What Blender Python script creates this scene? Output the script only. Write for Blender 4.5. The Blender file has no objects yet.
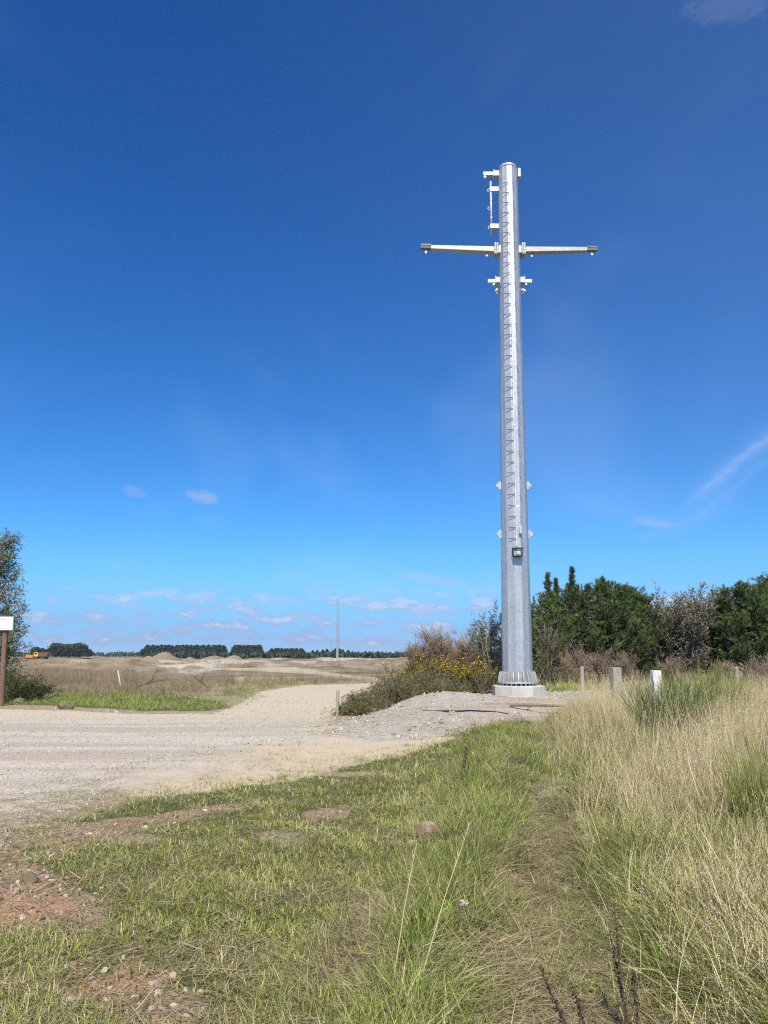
import bpy, math, random
import numpy as np
from mathutils import Vector, Matrix

R = math.radians
rng = np.random.default_rng(11)
random.seed(5)
S = bpy.context.scene
COL = S.collection

# ------------------------------------------------------------------ camera
EYE = 1.6
F = 769.0
PITCH = R(6.5)
HOR = 655.0
PPY = HOR - F*math.tan(PITCH)
cam = bpy.data.cameras.new('camera'); camo = bpy.data.objects.new('camera', cam); COL.objects.link(camo)
cam.sensor_fit = 'VERTICAL'; cam.sensor_height = 36; cam.lens = 36*F/1024
cam.shift_y = -(512-PPY)/1024
cam.clip_start = 0.05; cam.clip_end = 9000
camo.location = (0, 0, EYE); camo.rotation_euler = (math.pi/2+PITCH, 0, 0)
S.camera = camo

def ray(px, py):
    u = (px-384)/F; v = (PPY-py)/F
    c, s = math.cos(PITCH), math.sin(PITCH)
    return np.array((u, c - v*s, s + v*c))
def at(px, py, Y):
    d = ray(px, py); t = Y/d[1]
    return Vector((d[0]*t, Y, EYE+d[2]*t))

# ------------------------------------------------------------------ numpy noise
_perm = np.random.default_rng(3).random((256, 256))
def vnoise(x, y):
    xi = np.floor(x).astype(int); yi = np.floor(y).astype(int)
    fx = x-xi; fy = y-yi
    fx = fx*fx*(3-2*fx); fy = fy*fy*(3-2*fy)
    a = _perm[xi % 256, yi % 256]; b = _perm[(xi+1) % 256, yi % 256]
    c = _perm[xi % 256, (yi+1) % 256]; d = _perm[(xi+1) % 256, (yi+1) % 256]
    return (a*(1-fx)+b*fx)*(1-fy)+(c*(1-fx)+d*fx)*fy
def fbm(x, y, o=4):
    x = np.asarray(x, float); y = np.asarray(y, float)
    s = 0; a = .5; t = 0
    for i in range(o):
        s = s+a*vnoise(x*2**i+17.3*i, y*2**i-9.1*i); t += a; a *= .5
    return s/t
def sstep(a, b, x):
    t = np.clip((x-a)/(b-a), 0, 1); return t*t*(3-2*t)

# ------------------------------------------------------------------ zones (ground outlines, metres)
def gpoly(pts):
    out = []
    for px, py in pts:
        d = ray(px, py); t = -EYE/d[2]
        out.append((d[0]*t, d[1]*t))
    return np.array(out)
def sdist(P, x, y):
    """signed distance to polygon, positive inside"""
    x = np.asarray(x, float); y = np.asarray(y, float)
    d = np.full(x.shape, 1e9); ins = np.zeros(x.shape, bool)
    n = len(P)
    for i in range(n):
        ax, ay = P[i]; bx, by = P[(i+1) % n]
        ex, ey = bx-ax, by-ay
        wx, wy = x-ax, y-ay
        t = np.clip((wx*ex+wy*ey)/(ex*ex+ey*ey+1e-12), 0, 1)
        d = np.minimum(d, (wx-ex*t)**2+(wy-ey*t)**2)
        if ay != by:
            c = ((ay > y) != (by > y)) & (x < (bx-ax)*(y-ay)/(by-ay)+ax)
            ins ^= c
    d = np.sqrt(d)
    return np.where(ins, d, -d)

ROAD = gpoly([(-900,704),(-300,705),(0,709),(60,710),(150,714),(215,713),(238,704),(262,691),(300,685.5),(352,683.5),(430,683),(500,683),
              (500,687),(430,688),(372,690),(350,695),(340,708),(328,724),(300,738),(255,747),(200,760),(150,772),(60,790),(0,800),(-200,818),(-900,840)])
FARTRACK = gpoly([(430,683.5),(400,680),(360,675),(330,671.5),(300,670),(240,669),(150,667),(150,669),(240,671.5),(295,673),(318,675),(350,679),(375,684)])
MIXED = gpoly([(-900,815),(-200,800),(0,785),(60,775),(150,760),(230,748),(300,752),(300,768),(200,788),(130,805),(60,835),(0,862),(-200,900),(-900,1000)])
SAND = gpoly([(110,782),(170,760),(250,739),(330,724),(385,738),(460,736),(420,752),(370,764),(300,779),(200,794),(130,800)])
PAD = gpoly([(372,716),(420,699),(478,690),(560,689),(640,692),(640,706),(560,712),(540,722),(470,727),(420,742),(372,744),(318,738),(338,724)])
SHORT = gpoly([(-300,890),(0,848),(60,828),(130,804),(200,791),(300,776),(370,761),(430,746),(480,726),(560,730),(520,840),(430,960),(380,1040),(380,1400),(-1300,1400)])
LONG = gpoly([(545,716),(566,770),(612,838),(655,900),(745,1030),(1080,1500),(2600,1500),(2600,690),(1000,690),(640,694),(552,700)])
RIDGE = gpoly([(478,728),(532,722),(545,775),(520,800),(505,850),(490,910),(480,960),(470,1040),(470,1300),(280,1300),(325,1010),(372,945),(415,880),(428,830),(450,770)])
PATH = gpoly([(522,800),(556,795),(585,850),(620,890),(690,960),(800,1060),(900,1300),(470,1300),(478,1000),(490,920),(505,850)])
BARE = gpoly([(372,888),(392,905),(402,930),(385,960),(345,975),(310,1010),(300,990),(330,945),(352,905)])
VERGE = gpoly([(-400,690),(0,693),(80,692),(170,694),(222,702),(226,708),(205,711.5),(140,711),(60,706),(-60,703),(-400,703)])
BANK = gpoly([(-400,672),(0,672),(90,673),(180,678),(205,684),(212,690),(180,696),(80,695),(0,696),(-400,695)])
MEADOW = gpoly([(548,697),(640,693),(1100,690),(1800,690),(1800,673),(1100,675),(640,678),(548,682)])
ORANGES = [gpoly([(5,896)])[0], gpoly([(30,905)])[0], gpoly([(115,973)])[0]]
FLATS = gpoly([(60,663),(250,660.5),(420,661),(470,665),(400,669),(330,674.5),(290,680),(230,682),(205,677),(150,671.5),(60,668)])
STRIP = gpoly([(350,696),(340,738),(300,752),(262,744),(322,718),(338,702)])
SOIL = [gpoly([(-80,858),(40,862),(75,885),(112,905),(95,935),(60,930),(-80,925)]), gpoly([(70,955),(140,952),(168,985),(222,1003),(200,1070),(50,1070),(108,1010),(78,985)]), gpoly([(-80,862),(120,820),(235,802),(250,809),(130,834),(60,852),(-80,880)]), gpoly([(300,812),(345,805),(352,816),(310,822)])]
ISLE = gpoly([(215,699),(222,690),(262,684),(290,683),(262,693),(236,705)])
HEAPS = [(134,655.5,150,4.6,1.7),(165,656,140,5.2,1.7),(190,655.8,150,4.5,1.6),(214,655.8,160,5.5,1.5),(234,656.5,150,3.4,1.4),
         (104,657.5,120,4.2,1.05),(148,659.0,105,3.6,1.0),(255,655.2,190,6,1.5),(172,660.5,90,2.4,.6)]

def height(x, y):
    x = np.asarray(x, float); y = np.asarray(y, float)
    h = (fbm(x*.35+3, y*.35, 3)-.5)*.10 + (fbm(x*1.7, y*1.7+7, 2)-.5)*.035*sstep(90, 20, np.hypot(x, y))
    pad = sstep(-.5, 2.2, sdist(PAD, x, y))
    h = h*(1-.6*pad) + .20*pad + .16*pad*(fbm(x*1.1, y*1.1, 4)-.5)
    h = h + .34*np.exp(-((x-1.5)/2.3)**2-((y-22.8)/2.6)**2)*(1+.5*(fbm(x*.9, y*.9, 3)-.5))*sstep(-.6, .9, sdist(PAD, x, y))
    rd = sstep(-.4, .8, sdist(ROAD, x, y)); h = h*(1-.7*rd)-.03*rd
    h = h + .14*sstep(-.2, 2.0, sdist(LONG, x, y))
    h = h + .16*sstep(-.15, .5, sdist(RIDGE, x, y)) - .10*sstep(-.1, .3, sdist(PATH, x, y))
    far = sstep(45, 110, y)
    h = h + far*(fbm(x*.035+5, y*.05+2, 3)-.52)*.9
    h = h + sstep(70, 100, y)*sstep(260, 180, y)*np.maximum(0, fbm(x*.075+2, y*.13+5, 4)-.47)*3.4
    h = h + far*.35*(fbm(x*.15, y*.2, 3)-.5)
    return h
def ground(px, py, dz=0):
    z = 0.0
    d = ray(px, py)
    for i in range(8):
        t = (z-EYE)/d[2]; x, y = d[0]*t, d[1]*t
        z = .5*z+.5*float(height(x, y))
    return Vector((x, y, float(height(x, y))+dz))
def gz(x, y): return float(height(x, y))

# ------------------------------------------------------------------ mesh helpers
def mesh_np(name, V, F, mat=None, parent=None, col=None, link=True, smooth=False):
    V = np.asarray(V, np.float32).reshape(-1, 3)
    Fs = F if isinstance(F, list) else [F]
    Fs = [np.asarray(f, np.int32) for f in Fs if len(f)]
    me = bpy.data.meshes.new(name)
    me.vertices.add(len(V)); me.vertices.foreach_set('co', V.ravel())
    loops = np.concatenate([f.ravel() for f in Fs])
    tot = np.concatenate([np.full(len(f), f.shape[1], np.int32) for f in Fs])
    st = np.concatenate([[0], np.cumsum(tot)[:-1]]).astype(np.int32)
    me.loops.add(len(loops)); me.loops.foreach_set('vertex_index', loops)
    me.polygons.add(len(tot)); me.polygons.foreach_set('loop_start', st); me.polygons.foreach_set('loop_total', tot)
    if smooth: me.polygons.foreach_set('use_smooth', np.ones(len(tot), bool))
    if col is not None:
        a = me.attributes.new('tint', 'FLOAT', 'POINT'); a.data.foreach_set('value', np.asarray(col, np.float32))
    me.update(calc_edges=True)
    if mat: me.materials.append(mat)
    o = bpy.data.objects.new(name, me)
    if link: COL.objects.link(o)
    if parent: o.parent = parent
    return o

class MB:
    """collects solids into one mesh"""
    def __init__(s): s.v = []; s.f = []
    def add(s, V, Fc):
        b = len(s.v); s.v += [tuple(p) for p in V]; s.f += [tuple(i+b for i in f) for f in Fc]
    def box(s, c, size, rot=None, bev=0.0, taper=1.0):
        sx, sy, sz = [k/2 for k in size]
        V = []
        for z in (-1, 1):
            k = taper if z > 0 else 1
            for x, y in ((-1,-1),(1,-1),(1,1),(-1,1)): V.append(Vector((x*sx*k, y*sy*k, z*sz)))
        if rot is not None: V = [rot @ v for v in V]
        s.add([v+Vector(c) for v in V], [(3,2,1,0),(4,5,6,7),(0,1,5,4),(1,2,6,5),(2,3,7,6),(3,0,4,7)])
    def tube(s, pts, rad, n=8, cap=True):
        pts = [Vector(p) for p in pts]
        if not hasattr(rad, '__len__'): rad = [rad]*len(pts)
        V = []; Fc = []
        prev = None
        for i, p in enumerate(pts):
            d = (pts[min(i+1, len(pts)-1)]-pts[max(i-1, 0)]).normalized()
            if prev is None:
                a = d.orthogonal().normalized()
            else:
                a = (prev - d*prev.dot(d)); a = a.normalized() if a.length > 1e-6 else d.orthogonal().normalized()
            prev = a; b = d.cross(a)
            for k in range(n):
                t = 2*math.pi*k/n
                V.append(p+(a*math.cos(t)+b*math.sin(t))*rad[i])
        for i in range(len(pts)-1):
            for k in range(n):
                k2 = (k+1) % n
                Fc.append((i*n+k, i*n+k2, (i+1)*n+k2, (i+1)*n+k))
        if cap:
            Fc.append(tuple(reversed(range(n)))); Fc.append(tuple(range((len(pts)-1)*n, len(pts)*n)))
        s.add(V, Fc)
    def lathe(s, prof, n=24, c=(0,0,0), ph=0.0):
        V = []; Fc = []
        for r, z in prof:
            for k in range(n):
                t = 2*math.pi*k/n+ph; V.append(Vector((c[0]+r*math.cos(t), c[1]+r*math.sin(t), c[2]+z)))
        for i in range(len(prof)-1):
            for k in range(n):
                k2 = (k+1) % n; Fc.append((i*n+k, i*n+k2, (i+1)*n+k2, (i+1)*n+k))
        Fc.append(tuple(reversed(range(n)))); Fc.append(tuple(range((len(prof)-1)*n, len(prof)*n)))
        s.add(V, Fc)
    def prism(s, pts, z0, z1):
        n = len(pts)
        s.add([(p[0], p[1], z0) for p in pts]+[(p[0], p[1], z1) for p in pts],
              [tuple(reversed(range(n))), tuple(range(n, 2*n))]+[(k, (k+1) % n, n+(k+1) % n, n+k) for k in range(n)])
    def build(s, name, mat, parent=None, bevel=0.0, smooth=False):
        me = bpy.data.meshes.new(name); me.from_pydata(s.v, [], s.f); me.update()
        if smooth: me.polygons.foreach_set('use_smooth', np.ones(len(me.polygons), bool))
        me.materials.append(mat)
        o = bpy.data.objects.new(name, me); COL.objects.link(o)
        if parent: o.parent = parent
        if bevel:
            m = o.modifiers.new('bevel', 'BEVEL'); m.width = bevel; m.segments = 2; m.limit_method = 'ANGLE'; m.angle_limit = R(40)
        return o

def tag(o, label=None, cat=None, group=None, kind=None):
    if label: o['label'] = label
    if cat: o['category'] = cat
    if group: o['group'] = group
    if kind: o['kind'] = kind
    return o
def thing(name, label, cat, loc=(0,0,0), rz=0, group=None):
    o = bpy.data.objects.new(name, None); COL.objects.link(o)
    o.location = loc; o.rotation_euler = (0, 0, rz); o.empty_display_size = .2
    return tag(o, label, cat, group)
def dup(root, loc, rz=0, sc=1.0, label=None, group=None):
    r = root.copy(); COL.objects.link(r); r.location = loc; r.rotation_euler = (0, 0, rz)
    r.scale = (sc, sc, sc) if not hasattr(sc, '__len__') else sc
    if label: r['label'] = label
    if group: r['group'] = group
    for ch in list(root.children):
        c = ch.copy(); COL.objects.link(c); c.parent = r
        for g in ch.children:
            d = g.copy(); COL.objects.link(d); d.parent = c
    return r

# ------------------------------------------------------------------ foliage primitives (numpy)
def norm(a): return a/np.maximum(np.linalg.norm(a, axis=-1, keepdims=True), 1e-9)
def strips(base, head, tilt, curv, length, width, segs=3, twist=None, tipw=.12):
    """grass blades: base (n,3), heading angle, start tilt from vertical, extra tilt to tip"""
    n = len(base)
    hd = np.stack([np.cos(head), np.sin(head), np.zeros(n)], 1)
    tw = head+np.pi/2 if twist is None else twist
    side = np.stack([np.cos(tw), np.sin(tw), np.zeros(n)], 1)
    P = base.copy(); V = []
    for i in range(segs+1):
        t = i/segs
        w = width*np.maximum((1-t)**.75, tipw)
        V.append(P-side*w[:, None]/2); V.append(P+side*w[:, None]/2)
        ang = tilt+curv*(t+.5/segs)
        P = P+(hd*np.sin(ang)[:, None]+np.array([0, 0, 1])*np.cos(ang)[:, None])*(length/segs)[:, None]
    V = np.stack(V, 1)          # n, 2(segs+1), 3
    m = 2*(segs+1)
    f = np.array([(2*i, 2*i+1, 2*i+3, 2*i+2) for i in range(segs)])
    Fq = (f[None]+(np.arange(n)*m)[:, None, None]).reshape(-1, 4)
    return V.reshape(-1, 3), Fq, m
def leaves(pos, d, length, width, r=rng, tri=False):
    n = len(pos); d = norm(d)
    rnd = norm(r.normal(size=(n, 3)))
    side = norm(np.cross(d, rnd))
    L = np.broadcast_to(length, (n,))[:, None]; W = np.broadcast_to(width, (n,))[:, None]
    if tri:
        V = np.stack([pos-side*W/2, pos+side*W/2, pos+d*L], 1)
        Fq = np.arange(n*3).reshape(n, 3); return V.reshape(-1, 3), Fq, 3
    nrm = np.cross(d, side)
    V = np.stack([pos, pos+d*L*.5+side*W/2, pos+d*L+nrm*L*.08, pos+d*L*.5-side*W/2], 1)
    return V.reshape(-1, 3), np.arange(n*4).reshape(n, 4), 4
def merge(parts):
    V = []; T = []; Q = []; C = []; b = 0
    for v, f, c in parts:
        V.append(v); C.append(c)
        (T if f.shape[1] == 3 else Q).append(f+b); b += len(v)
    Fs = []
    if Q: Fs.append(np.concatenate(Q))
    if T: Fs.append(np.concatenate(T))
    return np.concatenate(V), Fs, np.concatenate(C)

# ------------------------------------------------------------------ materials
class NT:
    def __init__(s, nt): s.nt = nt; nt.nodes.clear()
    def n(s, t, **k):
        nd = s.nt.nodes.new(t)
        for a, v in k.items():
            setattr(nd, a, v)
        return nd
    def l(s, a, b): s.nt.links.new(a, b)
    def put(s, sock, v):
        if hasattr(v, 'is_output') or hasattr(v, 'links'): s.l(v, sock)
        else: sock.default_value = v
    def m(s, op, a, b=0.0, c=None, clamp=False):
        nd = s.n('ShaderNodeMath', operation=op); nd.use_clamp = clamp
        s.put(nd.inputs[0], a); s.put(nd.inputs[1], b)
        if c is not None: s.put(nd.inputs[2], c)
        return nd.outputs[0]
    def mix(s, f, a, b, blend='MIX'):
        nd = s.n('ShaderNodeMix', data_type='RGBA', blend_type=blend)
        s.put(nd.inputs[0], f)
        for so, v in ((nd.inputs[6], a), (nd.inputs[7], b)):
            if isinstance(v, tuple) and len(v) == 3: v = v+(1,)
            s.put(so, v)
        return nd.outputs[2]
    def ss(s, x, a, b):
        nd = s.n('ShaderNodeMapRange', interpolation_type='SMOOTHSTEP'); s.put(nd.inputs[0], x)
        nd.inputs[1].default_value = a; nd.inputs[2].default_value = b
        return nd.outputs[0]
    def noise(s, scale, vec=None, detail=4, rough=.55, dist=0):
        nd = s.n('ShaderNodeTexNoise'); nd.inputs['Scale'].default_value = scale
        nd.inputs['Detail'].default_value = detail; nd.inputs['Roughness'].default_value = rough; nd.inputs['Distortion'].default_value = dist
        if vec is not None: s.l(vec, nd.inputs['Vector'])
        return nd.outputs[0]
    def attr(s, name):
        nd = s.n('ShaderNodeAttribute'); nd.attribute_name = name; return nd.outputs['Fac']
    def ramp(s, f, stops, interp='LINEAR'):
        nd = s.n('ShaderNodeValToRGB'); s.put(nd.inputs[0], f); cr = nd.color_ramp; cr.interpolation = interp
        while len(cr.elements) < len(stops): cr.elements.new(.5)
        for e, (p, c) in zip(cr.elements, stops):
            e.position = p; e.color = tuple(c)+(1,)
        return nd.outputs[0]
def newmat(name):
    m = bpy.data.materials.new(name); m.use_nodes = True
    return m, NT(m.node_tree)
def finish(t, col, rough=.8, metal=0.0, bump=None, bstr=.3, bdist=.01, spec=.3):
    b = t.n('ShaderNodeBsdfPrincipled'); o = t.n('ShaderNodeOutputMaterial')
    if isinstance(col, tuple): col = col+(1,) if len(col) == 3 else col
    t.put(b.inputs['Base Color'], col); t.put(b.inputs['Roughness'], rough); t.put(b.inputs['Metallic'], metal)
    b.inputs['Specular IOR Level'].default_value = spec
    if bump is not None:
        bp = t.n('ShaderNodeBump'); bp.inputs['Strength'].default_value = bstr; bp.inputs['Distance'].default_value = bdist
        t.l(bump, bp.inputs['Height']); t.l(bp.outputs[0], b.inputs['Normal'])
    t.l(b.outputs[0], o.inputs[0]); return b
def leafmat(name, stops, trans=.3, patch=None, rough=.6, spec=.25):
    """foliage: colour by per-leaf tint + per-clump random + metre-scale patches"""
    m, t = newmat(name)
    geo = t.n('ShaderNodeNewGeometry'); oi = t.n('ShaderNodeObjectInfo')
    f = t.attr('tint')
    f = t.m('ADD', f, t.m('MULTIPLY', t.m('SUBTRACT', oi.outputs['Random'], .5), .22))
    if patch:
        nz = t.noise(patch[0], geo.outputs['Position'], 3)
        f = t.m('ADD', f, t.m('MULTIPLY', t.m('SUBTRACT', nz, .5), patch[1]), clamp=True)
    c = t.ramp(f, stops)
    b = t.n('ShaderNodeBsdfPrincipled'); t.l(c, b.inputs['Base Color']); b.inputs['Roughness'].default_value = rough
    b.inputs['Specular IOR Level'].default_value = spec
    tr = t.n('ShaderNodeBsdfTranslucent'); t.l(c, tr.inputs[0])
    mx = t.n('ShaderNodeMixShader'); mx.inputs[0].default_value = trans
    t.l(b.outputs[0], mx.inputs[1]); t.l(tr.outputs[0], mx.inputs[2])
    o = t.n('ShaderNodeOutputMaterial'); t.l(mx.outputs[0], o.inputs[0])
    return m
def plain(name, col, rough=.7, metal=0.0, var=.12, scale=6.0, bstr=.15, spec=.3):
    m, t = newmat(name)
    tc = t.n('ShaderNodeTexCoord')
    n1 = t.noise(scale, tc.outputs['Object'], 5)
    c = t.mix(n1, tuple(max(0, k*(1-var*1.6)) for k in col), tuple(min(1, k*(1+var*1.6)) for k in col))
    finish(t, c, rough, metal, n1, bstr, .01, spec); return m

# ------------------------------------------------------------------ ground material
def ground_material():
    m, t = newmat('ground')
    geo = t.n('ShaderNodeNewGeometry'); P = geo.outputs['Position']
    nA = t.noise(.6, P, 5); nB = t.noise(4.5, P, 5, .6); nC = t.noise(38, P, 4, .65); nD = t.noise(.12, P, 4); nE = t.noise(170, P, 2, .6)
    def vor(sc, rnd=1.0):
        v = t.n('ShaderNodeTexVoronoi'); v.inputs['Scale'].default_value = sc; t.l(P, v.inputs['Vector']); return v
    v1 = vor(55); v2 = vor(20)
    # bare colours
    sep = t.n('ShaderNodeSeparateColor'); t.l(v1.outputs['Color'], sep.inputs[0])
    sep2 = t.n('ShaderNodeSeparateColor'); t.l(v2.outputs['Color'], sep2.inputs[0])
    grav = t.ramp(t.m('ADD', t.m('MULTIPLY', sep.outputs[0], .5), t.m('MULTIPLY', sep2.outputs[0], .5)), [(.1,(.28,.25,.21)),(.45,(.43,.39,.335)),(.8,(.55,.51,.45))])
    grav = t.mix(t.ss(nB, .35, .7), grav, (.46,.41,.34)); grav = t.mix(t.m('MULTIPLY', t.ss(nA, .45, .75), .5), grav, (.38,.33,.26))
    sand = t.ramp(nC, [(.3,(.40,.33,.225)),(.7,(.54,.46,.33))]); sand = t.mix(t.ss(nB, .4, .8), sand, (.45,.37,.26))
    dirt = t.ramp(t.m('ADD', t.m('MULTIPLY', nC, .6), t.m('MULTIPLY', nE, .4)), [(.38,(.10,.078,.045)),(.5,(.25,.20,.13)),(.60,(.46,.40,.30))])
    dirt = t.mix(t.m('MULTIPLY', t.ss(nB, .5, .7), .6), dirt, (.40,.35,.26))
    pebble = t.ss(sep2.outputs[1], .90, .93)
    dirt = t.mix(t.m('MULTIPLY', pebble, .0), dirt, (.45,.42,.38))
    orange = t.ramp(nC, [(.3,(.22,.125,.07)),(.7,(.42,.265,.17))])
    thatch = t.ramp(t.noise(90, P, 4, .7, 1.5), [(.3,(.075,.065,.03)),(.55,(.20,.165,.085)),(.8,(.33,.275,.15))])
    green = t.ramp(nC, [(.3,(.045,.055,.02)),(.7,(.12,.13,.05))])
    # far ground; dark patches also paint in the shadows its relief doesn't cast
    farc = t.ramp(t.m('ADD', t.m('MULTIPLY', nD, .6), t.m('MULTIPLY', nA, .4)), [(.34,(.085,.08,.04)),(.43,(.15,.12,.07)),(.50,(.21,.17,.11)),(.57,(.26,.22,.165)),(.66,(.31,.285,.24))])
    farc = t.mix(t.m('MULTIPLY', t.ss(nB, .52, .68), .6), farc, (.12,.105,.055))
    def edge(a, w=.5, n=None):
        f = t.m('ADD', t.attr(a), t.m('MULTIPLY', t.m('SUBTRACT', n if n is not None else nB, .5), w))
        return t.ss(f, .38, .62)
    c = dirt
    c = t.mix(edge('z_far', .3), c, farc)
    c = t.mix(edge('z_green', .7), c, green)
    c = t.mix(edge('z_thatch', .6), c, thatch)
    soil = t.ramp(t.m('ADD', t.m('MULTIPLY', nC, .5), t.m('MULTIPLY', nE, .5)), [(.36,(.09,.062,.038)),(.5,(.23,.165,.105)),(.62,(.42,.34,.25))])
    c = t.mix(edge('z_soil', .7), c, soil)
    c = t.mix(edge('z_sand', .6), c, sand)
    wheel = t.n('ShaderNodeTexNoise'); wheel.inputs['Scale'].default_value = 1.0; wheel.inputs['Detail'].default_value = 3
    wm = t.n('ShaderNodeMapping'); t.l(P, wm.inputs['Vector']); wm.inputs['Rotation'].default_value = (0, 0, -.55); wm.inputs['Scale'].default_value = (.10, 1.1, 1); t.l(wm.outputs[0], wheel.inputs['Vector'])
    grav = t.mix(t.m('MULTIPLY', t.ss(wheel.outputs[0], .42, .60), .8), grav, (.35,.30,.235))
    grav = t.mix(t.m('MULTIPLY', t.attr('z_pad'), .62), grav, t.ramp(t.m('ADD', t.m('MULTIPLY', nC, .5), t.m('MULTIPLY', nB, .5)), [(.36,(.15,.13,.105)),(.5,(.30,.265,.22)),(.64,(.45,.41,.34))]))
    c = t.mix(edge('z_grav', .6), c, grav)
    c = t.mix(t.m('MULTIPLY', edge('z_track', .3), .75), c, (.47,.405,.30))
    c = t.mix(edge('z_orange', .8), c, orange)
    bh = t.m('ADD', t.m('MULTIPLY', v1.outputs['Distance'], -.9), t.m('ADD', nC, t.m('MULTIPLY', nB, 1.5)))
    finish(t, c, .95, 0, bh, .55, .02, .1); return m

def axis(a, n, lim, c=0):
    u = np.linspace(-math.asinh(lim/a), math.asinh(lim/a), n); return a*np.sinh(u)+c
gx = axis(3.5, 520, 4200); gy = axis(4.5, 560, 4200, 7.0)
GX, GY = np.meshgrid(gx, gy)
X = GX.ravel(); Y = GY.ravel()
Z = height(X, Y)
ni = len(gx); nj = len(gy)
idx = np.arange(ni*nj).reshape(nj, ni)
Fg = np.stack([idx[:-1, :-1], idx[:-1, 1:], idx[1:, 1:], idx[1:, :-1]], -1).reshape(-1, 4)
def zone(P, w, x, y): return sstep(-w, w, sdist(P, x, y))
def masks(x, y):
    k = {}
    dist = np.hypot(x, y)
    k['far'] = sstep(38, 60, y)
    road = zone(ROAD, .7, x, y)
    pad = zone(PAD, .5, x, y)
    mixed = zone(MIXED, 1.2, x, y)
    k['track'] = np.maximum(zone(FARTRACK, .9, x, y)*.6, zone(ROAD, .5, x, y)*sstep(15, 24, y)*.9)
    fl = zone(FLATS, 3.0, x, y)*(.15+.6*sstep(.42, .60, fbm(x*.09+1, y*.04+6, 4)))
    k['grav'] = np.clip(np.maximum.reduce([road, pad, mixed*.52, fl*.85, zone(STRIP, .6, x, y)*.6]), 0, 1)
    k['sand'] = zone(SAND, .5, x, y)
    sh = zone(SHORT, .8, x, y)
    soil = np.zeros_like(x)
    for q_ in SOIL: soil = np.maximum(soil, zone(q_, .2, x, y)*sstep(.30, .50, fbm(x*2.1+3, y*2.1, 3)))
    bareness = np.maximum(sstep(.55, .72, fbm(x*.55+1.3, y*.55+4.2, 4)+.12*sstep(-1.0, -3.2, x+.12*y)), soil*.95)
    k['green'] = np.maximum.reduce([sh*(1-.8*bareness), zone(LONG, .4, x, y), zone(RIDGE, .3, x, y), zone(VERGE, .5, x, y), zone(MEADOW, .8, x, y), .5*zone(BANK, 1, x, y)])
    k['thatch'] = np.maximum.reduce([zone(PATH, .25, x, y), zone(BARE, .12, x, y)*.9, .42*sh*(1-soil)])
    k['pad'] = np.maximum(zone(PAD, .6, x, y), fl*.75); k['soil'] = soil
    o = np.zeros_like(x)
    for (ox, oy), r in zip(ORANGES, (.42, .38, .28)):
        o = np.maximum(o, sstep(r*1.5, r*.35, np.hypot((x-ox)*.8, y-oy)))
    k['orange'] = o*(.5+.5*sstep(.35, .6, fbm(x*3.1, y*3.1+5, 3)))
    k['bare'] = bareness; k['short'] = sh; k['road'] = road; k['mixed'] = mixed
    return k
gm = ground_material()
go = mesh_np('ground', np.stack([X, Y, Z], 1), Fg, gm, smooth=True)
tag(go, kind='structure')
MK = masks(X, Y)
for a in ('pad', 'soil', 'far', 'grav', 'sand', 'green', 'thatch', 'orange', 'track'):
    at_ = go.data.attributes.new('z_'+a, 'FLOAT', 'POINT'); at_.data.foreach_set('value', MK[a].astype(np.float32))

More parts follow.
